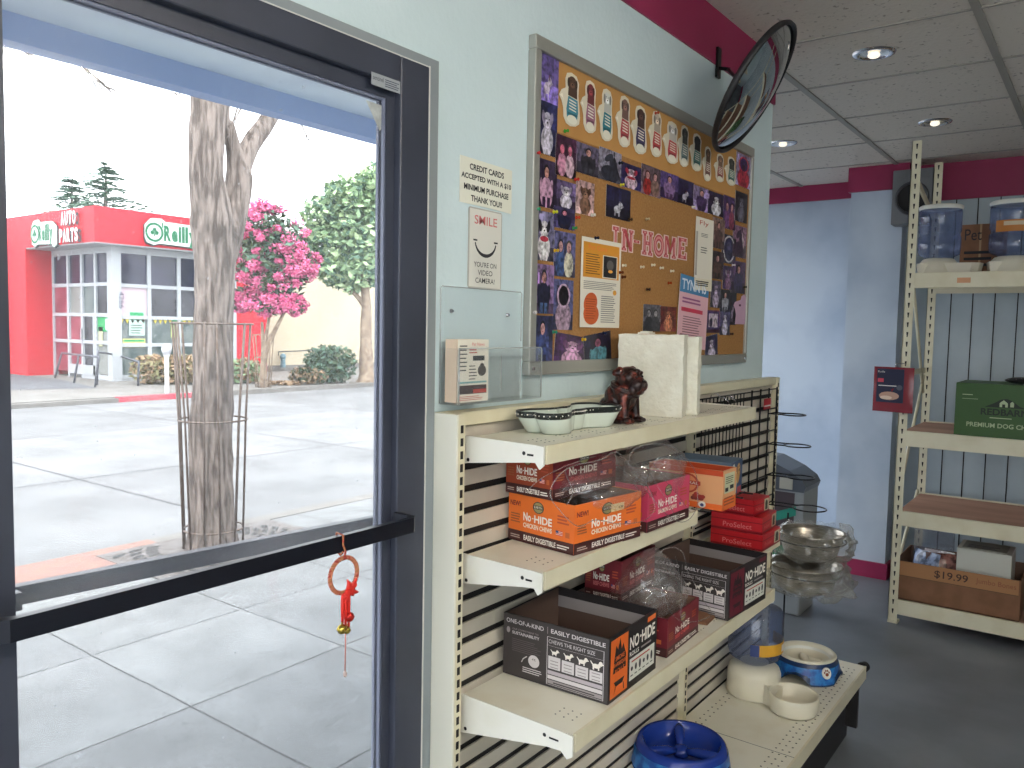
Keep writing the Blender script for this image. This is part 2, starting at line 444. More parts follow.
# ------------------------------------------------------------ bell wreath hanging from the push bar
wx = .918
t = thing('bell_wreath', (wx, -.064, .93), 'red and gold cord ring with ribbon and bells hanging from the push bar', 'door chime')
Mred = mat('red_cord', (160, 52, 44), .6, c2=(160, 110, 66), scale=160, lo=.45, hi=.55)
Mrib = mat('red_ribbon', (214, 40, 30), .5); Mbrass = mat('bell_brass', (170, 150, 70), .25, .9)
b = MB(); cz = 1.108; cy = -.076
for ph in (0, math.pi):
    pts = []
    for i in range(120):
        a = 2*math.pi*i/120; w = a*22+ph
        rr = .030+.0022*math.cos(w)
        pts.append((wx+rr*math.cos(a), cy+.0022*math.sin(w), cz+rr*math.sin(a)))
    b.tube(pts, .0022, Mred if ph else mat('gold_cord', (186, 110, 84), .6), 6, closed=True)
b.build('ring', t)
b = MB().tube([(wx, cy, cz+.027), (wx+.003, cy-.001, cz+.04), (wx, -.074, cz+.052), (wx, -.074, 1.176), (wx, -.058, 1.178), (wx, -.054, 1.15), (wx+.002, -.066, 1.14), (wx-.002, cy, cz+.04)], .002, Mred, 6)
b.tube([(wx-.006, cy, 1.137), (wx, cy-.006, 1.140), (wx+.006, cy, 1.137), (wx, cy+.006, 1.134)], .003, Mred, 6, closed=True)
b.build('hanging_loop', t)
b = MB().tube(arc((wx, cy-.001, cz), .030, -.3, 1.0, 12), .0016, C((20, 18, 18)), 6); b.build('dark_wire', t)
b = MB()
for i in range(11):
    a = -2.6+i*.42; r = .016+.006*(i % 3)
    p0 = Vector((wx+.006, cy-.003, cz-.026)); pts = [p0 + Vector((math.cos(a)*r*k/4*1.0, -.004*math.sin(k*.8), math.sin(a)*r*.8*k/4)) for k in range(5)]
    b.tube(pts, [.003, .0045, .004, .003, .001], Mrib, 5)
for dx in (-.004, .003, .010): b.tube([(wx+dx, cy-.002, cz-.03), (wx+dx-.002, cy-.004, cz-.05), (wx+dx+.001, cy-.001, cz-.096)], [.003, .0035, .002], Mrib, 6)
b.build('ribbon_bow', t)
for nm, px, pz, r, m in (('bell', wx+.010, 1.034, .0088, mat('red_bell', (170, 30, 25), .3, .5)), ('bell', wx-.006, 1.017, .0085, Mbrass), ('bell', wx+.005, 1.012, .0065, Mbrass)):
    b = MB().ell((px, cy-.003, pz), (r, r, r), m, 16, 10)
    b.tube(arc((px, cy-.003, pz), r+.0003, 0, 2*math.pi, 20, (1, 0, 0), (0, 1, 0))[:-1], .0007, m, 5, closed=True)
    b.cyl((px, cy-.003, pz+r-.001), (px, cy-.003, pz+r+.004), .0015, m=Mbrass, seg=6); b.build(nm, t)
b = MB().tube([(wx+.004, cy, 1.025), (wx+.005, cy, .99), (wx+.004, cy, .940)], .0011, C((205, 130, 120)), 5)
b.ell((wx+.004, cy, .935), (.0035, .0035, .006), C((190, 170, 165)), 8, 6); b.build('tail_cord', t)

# ------------------------------------------------------------ wall signs
Fw0 = FR((0, 0, 0), (1, 0, 0), (0, 0, 1))
Mink = C((34, 34, 38), .7)
b = MB(); x0, x1, z0, z1 = 1.292, 1.470, 1.787, 1.882
F = FR((x0, -.001, z0), (1, 0, -.02), (0.0, 0, 1)); w = x1-x0; h = z1-z0
b.plate(F, [(0, 0), (w*.5, .001), (w, 0), (w, h), (0, h)], mat('cream_paper', (222, 222, 208), .75), 0, .0015)
for i, s in enumerate(('CREDIT CARDS', 'ACCEPTED WITH A $10', 'MINIMUM PURCHASE', 'THANK YOU!!')):
    yy = h*(.80-.225*i); hw = w*(.33, .48, .43, .30)[i]; b.text(F, s, w/2-hw, yy-h*.05, w/2+hw, yy+h*.085, Mink, .0019, .026)
tag(b.build('sign'), 'cream paper notice on the wall reading CREDIT CARDS ACCEPTED WITH A $10 MINIMUM PURCHASE', 'sign')
b = MB(); x0, x1, z0, z1 = 1.322, 1.436, 1.613, 1.782
F = FR((x0, -.001, z0), (1, 0, -.01), (0, 0, 1)); w = x1-x0; h = z1-z0
b.plate(F, [(.004, 0), (w-.004, 0), (w, .004), (w, h-.004), (w-.004, h), (.004, h), (0, h-.004), (0, .004)], C((176, 174, 166)), 0, .0018)
b.rect(F, .003, .003, w-.003, h-.003, mat('sign_white', (216, 214, 206), .35), .002)
b.text(F, 'SMILE', w*.16, h*.80, w*.84, h*.91, C((206, 110, 110)), .0024, .008)
sm = [(w*.5+w*.30*math.cos(a), h*.60+h*.16*math.sin(a)) for a in [math.pi*(1.05+.9*i/14) for i in range(15)]]
b.poly(F, sm + [(w*.5+w*.33*math.cos(a), h*.60+h*.205*math.sin(a)) for a in [math.pi*(1.95-.9*i/14) for i in range(15)]], Mink, .0024)
b.rect(F, w*.13, h*.59, w*.25, h*.61, Mink, .0025); b.rect(F, w*.75, h*.59, w*.87, h*.61, Mink, .0025)
for i, s in enumerate(("YOU'RE ON", 'VIDEO', 'CAMERA!')):
    hw = w*(.34, .22, .29)[i]; b.text(F, s, w/2-hw, h*(.27-.10*i), w/2+hw, h*(.335-.10*i), Mink, .0024, .004)
tag(b.build('sign'), 'white plastic SMILE sign with curved line face, under the credit card notice', 'sign')

# acrylic leaflet holder
t = thing('leaflet_holder', (1.38, -.03, 1.372), 'clear acrylic leaflet holder screwed to the wall above the shelving', 'leaflet holder')
b = MB().box((1.235, -.004, 1.372), (1.515, -.001, 1.612), Macryl); b.build('back_plate', t, bevel=.001)
b = MB().box((1.240, -.052, 1.372), (1.532, -.049, 1.487), Macryl).box((1.240, -.052, 1.372), (1.532, -.001, 1.375), Macryl)
b.box((1.240, -.052, 1.372), (1.243, -.001, 1.487), Macryl).box((1.529, -.052, 1.372), (1.532, -.001, 1.487), Macryl)
b.build('pocket', t)
Mriml = film('acrylic_edge', .35, .2, col=(235, 240, 240))
b = MB().tube([(1.241, -.051, 1.374), (1.241, -.051, 1.486)], .0016, Mriml, 6).tube([(1.531, -.051, 1.374), (1.531, -.051, 1.482), (1.527, -.051, 1.487), (1.241, -.051, 1.487)], .0016, Mriml, 6)
b.tube([(1.38, -.051, 1.40), (1.38, -.051, 1.47)], .001, Mriml, 5).tube([(1.45, -.051, 1.39), (1.45, -.051, 1.465)], .001, Mriml, 5)
b.tube([(1.237, -.003, 1.374), (1.237, -.003, 1.608), (1.241, -.003, 1.612), (1.511, -.003, 1.612), (1.515, -.003, 1.608), (1.515, -.003, 1.5)], .0012, Mriml, 5); b.build('polished_edge', t)
for px, py in ((452, 311), (508, 315)):
    p = hit(px, py, 'y', -.006); b = MB().cyl((p.x, -.004, p.z), (p.x, -.009, p.z), .005, .003, Mchrome, 12); b.box((p.x-.003, -.0095, p.z-.0006), (p.x+.003, -.009, p.z+.0006), Mslot); b.build('screw', t)
# leaflets
b = MB(); F = FR((1.243, -.044, 1.377), (1, -.02, 0), (0, 0, 1)); w, h = .098, .128
b.box((1.243, -.042, 1.377), (1.341, -.012, 1.505), mat('leaflet_edges', (236, 214, 190), .8, c2=(220, 196, 170), scale=300, stretch=(1, 8, .1)))
b.rect(F, 0, 0, w, h, Mpaper, .0005)
b.text(F, 'Pet News', w*.45, h*.90, w*.85, h*.95, C((200, 80, 70)), .001)
b.lines(F, w*.06, h*.50, w*.30, h*.95, 7, Mink, .001, .3); b.lines(F, w*.36, h*.78, w*.62, h*.87, 2, C((180, 90, 80)), .001)
b.rect(F, w*.48, h*.66, w*.86, h*.74, Mink, .001); b.disc(F, w*.78, h*.50, w*.14, h*.09, C((70, 60, 55)), .001)
b.disc(F, w*.78, h*.58, w*.07, h*.04, C((70, 60, 55)), .0011)
b.lines(F, w*.36, h*.36, w*.62, h*.62, 5, Mink, .001, .3)
b.rect(F, 0.04*w, h*.30, w*.94, h*.33, C((120, 170, 170)), .001); b.rect(F, w*.04, h*.13, w*.94, h*.27, C((60, 40, 42)), .0009)
b.rect(F, w*.5, h*.14, w*.94, h*.20, C((190, 70, 60)), .0011); b.lines(F, w*.06, h*.03, w*.9, h*.11, 3, C((190, 110, 100)), .001)
tag(b.build('leaflet_stack'), 'stack of newspaper-like pet leaflets standing in the acrylic holder', 'leaflets')

# ------------------------------------------------------------ bulletin board
BX0, BX1, BZ0, BZ1 = 1.525, 2.900, 1.421, 2.190
t = thing('bulletin_board', ((BX0+BX1)/2, -.005, BZ0), 'large cork bulletin board in an aluminium frame full of pinned pet photos', 'bulletin board')
MB().box((BX0+.01, -.012, BZ0+.01), (BX1-.01, -.001, BZ1-.01), Mcork).build('cork_panel', t)
b = MB(); e = .032
for (x0, z0, x1, z1) in ((BX0, BZ0, BX1, BZ0+e), (BX0, BZ1-e, BX1, BZ1), (BX0, BZ0+e, BX0+e*.8, BZ1-e), (BX1-e*.5, BZ0+e, BX1, BZ1-e)):
    b.box((x0, -.022, z0), (x1, 0, z1), Malu)
b.build('frame', t, bevel=.003)
for px, py in ((0, 0), (1, 0)):
    p = Vector((BX1-.02 if px else BX0+.015, -.022, BZ0+.016)); b = MB().cyl((p.x, -.021, p.z), (p.x, -.025, p.z), .006, .004, Mchrome, 10); b.build('screw', t)

YBR = -.0125
LAY = [0]
def bfr(x, z): 
    LAY[0] += 1
    return FR((x, YBR-.0006-.00025*(LAY[0] % 7), z), (1, 0, 0), (0, 0, 1))
# header strip of paper under the cut-outs
p0 = hit(549, 55, 'y', YBR); p1 = hit(556, 133, 'y', YBR); p2 = hit(735, 195, 'y', YBR)
b = MB().box((p0.x, YBR-.0004, p2.z-.01), (p2.x, YBR, p0.z), mat('tan_paper', (186, 138, 78), .8, c2=(176, 128, 70), scale=6))
tag(b.build('paper_strip'), 'long tan paper strip along the top of the board behind the sneaker cut-outs', 'paper strip')

def shade(c, k): return tuple(max(0, min(255, int(v*k))) for v in c)
def C3(c):
    return mat('print_%d_%d_%d' % c, c, .3, c2=shade(c, .55), scale=85, lo=.40, hi=.66, detail=5)
def photo(px0, py0, px1, py1, bgc, kind, c1, c2, label, rot=0, c3=None):
    p = hit(px0, py0, 'y', YBR); q = hit(px1, py1, 'y', YBR)
    x0, x1, z1, z0 = p.x, q.x, p.z, q.z; w = x1-x0; h = z1-z0
    F = bfr((x0+x1)/2, (z0+z1)/2)
    if rot:
        F = FR(F.O, (math.cos(rot), 0, math.sin(rot)), (-math.sin(rot), 0, math.cos(rot)))
    F.O = F.O - F.U*w/2 - F.V*h/2
    b = MB(); g = C3(bgc)
    b.plate(F, [(0, 0), (w, 0), (w, h), (0, h)], g, -.0001, .0004, Mpaper)
    R = random.Random(hash((px0, py0, label[:5])) % 1 + px0*31+py0*7)
    d = .0006
    def E(cx, cy, rx, ry, c, rt=0):
        nonlocal d
        # keep inside the print
        pts = []
        for k in range(20):
            a = 2*math.pi*k/20; X = rx*math.cos(a); Y = ry*math.sin(a)
            xx = cx+X*math.cos(rt)-Y*math.sin(rt); yy = cy+X*math.sin(rt)+Y*math.cos(rt)
            pts.append((min(max(xx*w, 0), w), min(max(yy*h, 0), h)))
        b.add([F.p(x_, y_, d) for x_, y_ in pts], [tuple(range(20))], C3(tuple(c))); d += .00004
    def Rr(a0, b0, a1, b1, c):
        nonlocal d
        b.rect(F, a0*w, b0*h, a1*w, b1*h, C3(tuple(c)), d); d += .00004
    # background zones
    Rr(0, 0, 1, R.uniform(.2, .4), shade(bgc, R.choice((.6, 1.35))))
    for i in range(3): 
        a = R.uniform(0, .8); Rr(a, R.uniform(.45, .7), min(1, a+R.uniform(.1, .3)), R.uniform(.8, 1), shade(bgc, R.uniform(.6, 1.5)))
    if kind == 'dog':
        E(.5, .27, .30, .27, c1); E(.38, .12, .07, .14, shade(c1, 1.15)); E(.62, .12, .07, .14, shade(c1, 1.15)); E(.5, .30, .16, .2, shade(c1, 1.2))
        E(.5, .64, .22, .17, c1); E(.30, .70, .08, .13, c2, .4); E(.70, .70, .08, .13, c2, -.4)
        E(.5, .58, .11, .08, shade(c1, 1.25)); E(.5, .61, .035, .02, (20, 15, 20)); E(.42, .68, .025, .018, (20, 15, 20)); E(.58, .68, .025, .018, (20, 15, 20))
        if c3: E(.5, .44, .20, .06, c3)
    elif kind == 'pug':
        E(.5, .25, .40, .32, c1); E(.25, .2, .09, .2, shade(c1, 1.15)); E(.75, .2, .09, .2, shade(c1, 1.15)); E(.5, .68, .34, .24, shade(c1, 1.2)); E(.5, .68, .26, .20, c2)
        E(.5, .61, .12, .08, (25, 22, 30)); E(.38, .72, .04, .03, (15, 12, 20)); E(.62, .72, .04, .03, (15, 12, 20)); E(.5, .78, .14, .03, shade(c2, .6))
    elif kind == 'person':
        E(.5, .30, .30, .34, c1); E(.28, .35, .09, .26, c1, .15); E(.72, .35, .09, .26, c1, -.15); Rr(.32, 0, .46, .22, c2); Rr(.54, 0, .68, .22, c2)
        E(.5, .76, .13, .14, shade(c2, .35)); E(.5, .73, .10, .115, c3 or (205, 150, 140)); E(.46, .75, .012, .01, (30, 20, 30)); E(.54, .75, .012, .01, (30, 20, 30)); E(.5, .68, .03, .008, (140, 60, 60))
    elif kind == 'duo':
        for cx, ca in ((.30, c1), (.68, c2)):
            E(cx, .28, .22, .30, ca); E(cx, .68, .13, .15, shade(ca, .45)); E(cx, .66, .095, .12, c3 or (200, 150, 150)); E(cx-.03, .68, .012, .01, (20, 20, 20)); E(cx+.03, .68, .012, .01, (20, 20, 20))
    elif kind == 'walker':   # small white figure of a dog on dark ground
        E(.45, .30, .14, .12, c1, .3); E(.58, .44, .09, .10, c1); Rr(.34, .08, .38, .28, c1); Rr(.50, .08, .54, .28, c1); E(.66, .42, .05, .03, shade(c1, .8)); E(.55, .53, .02, .05, c2, .3)
    elif kind == 'horse':
        E(.5, .25, .42, .26, c1); E(.62, .5, .14, .32, c1, .35); E(.42, .74, .22, .10, c1, .6); E(.66, .9, .04, .08, c1); E(.74, .55, .06, .28, c2, .3)
    elif kind == 'oval':
        E(.5, .5, .42, .47, (205, 205, 210)); E(.5, .5, .34, .41, c1); E(.5, .6, .15, .15, c2); E(.5, .3, .22, .18, shade(c2, .7))
    elif kind == 'frame':
        Rr(.1, .15, .9, .95, c1); Rr(.2, .25, .8, .85, c2); E(.35, .45, .1, .2, shade(c1, .7)); E(.62, .45, .12, .22, c3 or (200, 180, 190))
    return tag(b.build('photo_print'), label, 'photo', 'pet photos pinned on the cork board')

PH = [
 (537.4,48,557.5,108,(122,104,176),'walker',(220,205,225),(150,60,90),'purple photo of a leaping white figure, top left corner of the board'),
 (537,98,556,158,(46,48,92),'dog',(196,190,205),(150,140,165),'photo of a shaggy white dog sitting, under the purple top left photo'),
 (535.5,156.5,555.6,210,(60,48,78),'person',(206,160,190),(60,40,70),'photo of a long haired person in a pink shirt, left column third from top'),
 (555.5,133,575,180,(66,36,60),'duo',(216,150,180),(226,190,206),'photo of a pink lit woman hugging a pale dog, just below the first sneakers',0,(215,110,140)),
 (576,141,598.5,178.6,(110,100,128),'person',(48,46,56),(70,70,80),'grey photo of a man in a dark suit behind a framed print'),
 (598.6,146,620,185,(150,145,165),'horse',(50,52,66),(40,40,50),'grey photo of a dark horse head beside a fence, top row'),
 (556,178.6,575,212,(96,80,120),'dog',(206,200,214),(180,170,190),'photo of a white dog lying on a striped blanket, below the pink woman'),
 (576,178.6,593.4,217,(196,160,160),'dog',(132,98,80),(96,66,52),'photo of brown spotted cats on a pale ground, above the orange flyer'),
 (606,184,629.6,222,(34,34,62),'walker',(206,206,216),(150,150,160),'dark navy photo of one small white dog, above the letters'),
 (533.5,209,553,262,(120,116,150),'dog',(216,212,216),(24,24,34),'photo of a black and white dog wearing a red bandana, left column',0,(196,60,80)),
 (553,205,574,231,(66,60,100),'person',(30,34,64),(40,30,50),'photo of a person in a dark suit beside a yellow pin, second column',0,(210,130,150)),
 (553.6,230,574,278,(110,110,160),'duo',(70,96,150),(220,216,196),'photo of a person in denim holding a dog on a cream floor'),
 (533,263,552.3,314,(150,120,170),'person',(40,40,66),(80,110,160),'photo of a seated man in a black shirt and jeans against a purple wall'),
 (553.6,278.6,572,330,(96,100,150),'pug',(176,150,172),(36,30,40),'photo of a pug dressed in a furry mauve hood, second column'),
 (531.5,315,551.7,365,(52,54,92),'person',(66,80,140),(40,44,74),'photo of a man in a blue shirt, bottom left corner of the board',0,(200,150,150)),
 (554,335,588,368,(70,40,86),'dog',(206,160,196),(120,70,120),'tilted photo of a shaggy mauve dog, bottom edge of the board',-.10),
 (584,333,610,368,(28,26,56),'person',(90,150,165),(40,30,66),'tilted dark photo of a person in a teal jacket, bottom edge beside the foam blocks',.12,(150,80,110)),
 (620,161,640.4,192,(44,38,84),'dog',(206,180,196),(180,40,70),'dark purple photo with a white dog and red toy, below the fourth sneaker',0,(190,40,70)),
 (641,163,660,199,(110,90,100),'duo',(176,50,50),(150,120,110),'photo of two figures dressed in red among grass, middle of the photo row'),
 (660,170,677,202,(96,76,140),'person',(150,120,170),(80,50,90),'purple photo of a standing child, right of the two red figures'),
 (677,177,693,207,(46,40,80),'walker',(200,196,214),(150,60,60),'dark photo of a pale dog jumping, in the photo row above HOME'),
 (693.4,184.4,708.8,213.7,(140,124,166),'person',(80,60,110),(50,40,70),'lilac photo of a person with dark hair, above the white flyer'),
 (708,190,723.4,218,(40,36,70),'dog',(206,206,214),(60,50,70),'dark photo of a white chested dog, below the tenth sneaker'),
 (723.4,194.6,734.4,231,(80,60,116),'duo',(120,70,130),(150,60,90),'purple photo of two people, directly under the header strip end'),
 (736,151,749.6,190,(150,140,176),'pug',(190,50,70),(50,40,110),'photo of a purple round face over red, topmost of the right edge column'),
 (735,190,746,224,(40,44,52),'dog',(96,96,110),(60,70,80),'dark photo of trees and a dog, right edge column second from top'),
 (712.4,216.6,723.4,250,(150,120,110),'person',(96,66,60),(60,40,36),'brown photo of a standing person, right of the tall white flyer'),
 (722,233,735,265,(36,34,56),'oval',(40,36,90),(80,76,120),'photo with a white oval border on black, in the right hand columns'),
 (733,224,745.4,259,(150,110,140),'horse',(66,44,70),(210,190,200),'photo of a dark horse on pink ground, right edge column'),
 (711,250,722.7,280,(56,40,50),'person',(86,56,50),(40,30,30),'dark brown photo of a smiling face, below the brown standing person'),
 (722.7,265,732,290,(56,40,86),'dog',(130,90,130),(170,160,180),'small dark purple photo of a dog, below the oval photo'),
 (731.5,260,744,294,(90,66,110),'person',(60,56,100),(40,36,66),'purple photo of a person in a blue top, right edge column lower half'),
 (710.3,280,719.7,308,(90,80,110),'dog',(176,160,186),(90,80,110),'greyish purple photo of a dog, left of the lower photo columns'),
 (719.7,289,729,312,(36,34,56),'person',(176,176,190),(60,60,80),'dark photo of a pale standing figure, lower middle column at the right'),
 (729,289,735.3,325,(30,28,50),'walker',(150,130,160),(90,80,110),'narrow black photo beside the pale pink cut-out'),
 (705.6,309.7,719.7,333,(120,40,80),'frame',(70,40,110),(206,190,206),'photo with a crimson border showing two figures at a window'),
 (719.7,310,729,335,(90,84,130),'dog',(190,184,206),(90,80,120),'lilac photo of a pale dog, right of the crimson bordered photo'),
 (705,335,716.6,360,(40,34,80),'dog',(196,186,206),(80,60,110),'tilted purple photo of a dog, bottom right beside the foam blocks',.12),
 (643,304,660,331.5,(120,116,126),'duo',(46,46,52),(80,78,84),'black and white photo of a couple, just above the foam blocks',0,(170,165,170)),
 (660,306,675,331.5,(110,40,40),'dog',(200,130,96),(120,60,50),'red brown photo of a tan dog, just above the foam blocks'),
]
for a in PH:
    photo(*a[:9], rot=(a[9] if len(a) > 9 else 0), c3=(a[10] if len(a) > 10 else None))
# pale pink dog-shaped cut-out at the right edge
p, q = hit(733, 293, 'y', YBR), hit(745.5, 324.5, 'y', YBR); w = q.x-p.x; h = p.z-q.z; F = bfr(p.x, q.z); F.O.y -= .0012
b = MB().plate(F, [(w*.15, 0), (w*.95, 0), (w, h*.35), (w*.9, h*.62), (w*.98, h*.82), (w*.75, h), (w*.55, h*.92), (w*.5, h*.8), (w*.1, h*.72), (0, h*.6), (w*.12, h*.5), (w*.2, h*.3)], C((196, 160, 186)), 0, .0006)
b.disc(F, w*.45, h*.62, w*.08, h*.04, C((90, 50, 80)), .0009)
tag(b.build('paper_cutout'), 'pale pink paper cut-out hanging over the right edge of the board frame', 'paper cut-out')

# sneaker-and-dog cut-outs
SN = [
 ((558.7,67,578.6,130),(58,130,150),(86,62,50),'teal sneaker cut-out with a brown dog head, first from the left'),
 ((580,76,595,136),(150,96,120),(120,50,56),'mauve sneaker cut-out with a red brown dog head, second from the left'),
 ((597,84.5,611.4,144),(40,120,135),(206,206,200),'teal sneaker cut-out with a spotted white puppy, third from the left'),
 ((615,91.5,629,150),(170,60,66),(120,90,84),'red sneaker cut-out with a tan and brown puppy, fourth from the left'),
 ((630,101,645.4,157),(62,56,96),(84,60,56),'navy sneaker cut-out with a brown puppy, fifth from the left'),
 ((647.7,107,660.6,159.5),(180,60,60),(190,176,160),'red sneaker cut-out with a pale puppy sitting behind a red vamp, sixth from the left'),
 ((662,117,677,166.5),(186,66,70),(214,208,200),'red sneaker cut-out with a spotted white puppy head, seventh from the left'),
 ((677,122,687.6,169),(110,130,130),(70,70,66),'grey green sneaker cut-out, eighth from the left'),
 ((688.8,130,700.5,173.5),(80,130,120),(28,28,32),'green sneaker cut-out with a black dog head, ninth from the left'),
 ((701.7,144,710,183),(130,90,84),(110,80,60),'brownish sneaker cut-out with a tan dog, tenth from the left'),
 ((713.4,151,722.8,184),(150,80,76),(130,96,76),'dull red sneaker cut-out below the mirror rim, eleventh from the left'),
 ((724,153.6,734.5,187.6),(90,130,120),(60,60,56),'green sneaker cut-out, last one at the right end of the strip'),
]
for bb, cs, cd, lab in SN:
    p, q = hit(bb[0], bb[1], 'y', YBR), hit(bb[2], bb[3], 'y', YBR); w = q.x-p.x; h = p.z-q.z; F = FR((p.x, YBR-.0022, q.z), (1, 0, 0), (0, 0, 1))
    cream = C((214, 206, 186)); b = MB()
    def P(l): return [(x*w, y*h) for x, y in l]
    b.plate(F, P([(.55,0),(.8,.03),(.97,.1),(1,.22),(.95,.45),(.9,.62),(.92,.85),(.8,.97),(.55,1),(.35,.96),(.28,.85),(.3,.68),(.12,.62),(0,.50),(.12,.42),(.2,.30),(.22,.14),(.35,.03)]), cream, 0, .0008)
    K = lambda l, c, d: b.poly(F, P(l), C(c), d)
    K([(.38,.13),(.85,.13),(.9,.3),(.86,.52),(.42,.55),(.34,.3)], cs, .0011)
    b.disc(F, .62*w, .13*h, .24*w, .085*h, C((226,222,206)), .0013); K([(.40,.21),(.84,.21),(.84,.25),(.40,.25)], shade(cs,.7), .0013)
    for i in range(4): K([(.46,.31+.055*i),(.80,.29+.055*i),(.80,.315+.055*i),(.46,.335+.055*i)], (226,220,206), .0014)
    K([(.40,.56),(.84,.54),(.82,.74),(.42,.74)], shade(cd,.9), .0012)
    b.disc(F, .6*w, .82*h, .20*w, .115*h, C(cd), .0013); b.disc(F, .42*w, .80*h, .06*w, .09*h, C(shade(cd,.6)), .0014); b.disc(F, .78*w, .80*h, .06*w, .09*h, C(shade(cd,.6)), .0014)
    b.disc(F, .6*w, .765*h, .10*w, .045*h, C(shade(cd,1.35)), .0015); b.disc(F, .6*w, .78*h, .035*w, .014*h, C((20,16,16)), .0016)
    b.disc(F, .52*w, .84*h, .025*w, .01*h, C((15,12,12)), .0016); b.disc(F, .68*w, .84*h, .025*w, .01*h, C((15,12,12)), .0016)
    K([(.02,.50),(.16,.47),(.22,.40),(.14,.55)], (235,228,210), .0012)
    tag(b.build('sneaker_cutout'), lab, 'paper cut-out', 'sneaker and puppy cut-outs along the top of the board')

# letters IN-HOME
LT = [('I',(611.5,226,618,251),'letter I, partly behind the orange flyer'),('N',(621.3,228.5,632,252),'letter N, second in the row'),('-',(633,239.5,638.4,244),'hyphen between N and H'),
      ('H',(642,230.5,651.3,256),'letter H, first of HOME'),('O',(653.2,233.5,662.8,257.8),'letter O, second of HOME'),('M',(663.6,235.7,674.8,259),'letter M, third of HOME'),('E',(677,237,685.5,259.6),'letter E, last of HOME')]
for ch, bb, lab in LT:
    p, q = hit(bb[0], bb[1], 'y', YBR), hit(bb[2], bb[3], 'y', YBR); w = q.x-p.x; h = p.z-q.z; F = FR((p.x, YBR-.0018, q.z), (1, 0, 0), (0, 0, 1))
    b = MB(); o = C((222, 196, 190)); r = C((176, 66, 76)); pk = C((214, 140, 140)); s = .27
    strokes = {'I': [(.35,0,.65,1),(.1,0,.9,.16),(.1,.84,.9,1)], 'N': [(.08,0,.30,1),(.70,0,.92,1),(0,0,.38,.12),(0,.88,.3,1),(.62,.88,1,1)], '-': [(0,.1,1,.9)],
               'H': [(.1,0,.34,1),(.66,0,.9,1),(.3,.42,.7,.58),(0,0,.42,.12),(0,.88,.42,1),(.58,0,1,.12),(.58,.88,1,1)], 'O': [],
               'M': [(.06,0,.26,1),(.74,0,.94,1),(0,0,.34,.12),(.66,0,1,.12)], 'E': [(.12,0,.4,1),(.1,0,.95,.16),(.1,.84,.95,1),(.3,.43,.75,.58),(.85,.0,.97,.3),(.85,.7,.97,1)]}[ch]
    m = .10 if ch != '-' else .2
    for si, (a, c, e2, g) in enumerate(strokes):
        b.box(F.p((a-m)*w, (c-m*.5)*h, .00002*si), F.p((e2+m)*w, (g+m*.5)*h, .0006+.00003*si), o)
    for si, (a, c, e2, g) in enumerate(strokes):
        b.rect(F, a*w, c*h, e2*w, g*h, r, .0009+.00003*si)
    for si, (a, c, e2, g) in enumerate(strokes):
        b.rect(F, (a*.7+e2*.3)*w, (c*.8+g*.2)*h, (a*.3+e2*.7)*w, (c*.2+g*.8)*h, pk, .0012+.00003*si)
    if ch == 'O':
        ring = lambda r0, r1, m_, d: b.add([F.p(w*.5+w*rr*math.cos(a)*.5, h*.5+h*rr*math.sin(a)*.5, d) for rr in (r0, r1) for a in [2*math.pi*k/24 for k in range(24)]], [(24+k, 24+(k+1) % 24, (k+1) % 24, k) for k in range(24)][::1], m_)
        b.lathe([(.001, 0)], (0, 0, 0), r, 3)
        for r0, r1, m_, d in ((.28, 1.1, o, .0005), (.45, 1.0, r, .0008), (.62, .84, pk, .0010)):
            n = 24; vs = [F.p(w*.5+w*rr*.5*math.cos(2*math.pi*k/n), h*.5+h*rr*.5*math.sin(2*math.pi*k/n), d) for rr in (r0, r1) for k in range(n)]
            b.add(vs, [(k, n+k, n+(k+1) % n, (k+1) % n) for k in range(n)], m_)
        b.v = b.v[3:]; b.f = [[i-3 for i in f] for f in b.f]
    dg = {'N': [(.10,1),(.34,1),(.92,0),(.68,0)], 'M': None}.get(ch)
    if dg: b.poly(F, [(x*w, y*h) for x, y in dg][::-1], r, .0014)
    if ch == 'M':
        b.poly(F, [(.06*w,h),(.28*w,h),(.56*w,.25*h),(.44*w,.25*h)][::-1], r, .0014); b.poly(F, [(.94*w,h),(.72*w,h),(.44*w,.25*h),(.56*w,.25*h)], r, .00145)
    tag(b.build('paper_letter'), 'red and pink paper ' + lab + ' on the cork', 'letter', 'cut paper letters spelling IN-HOME')

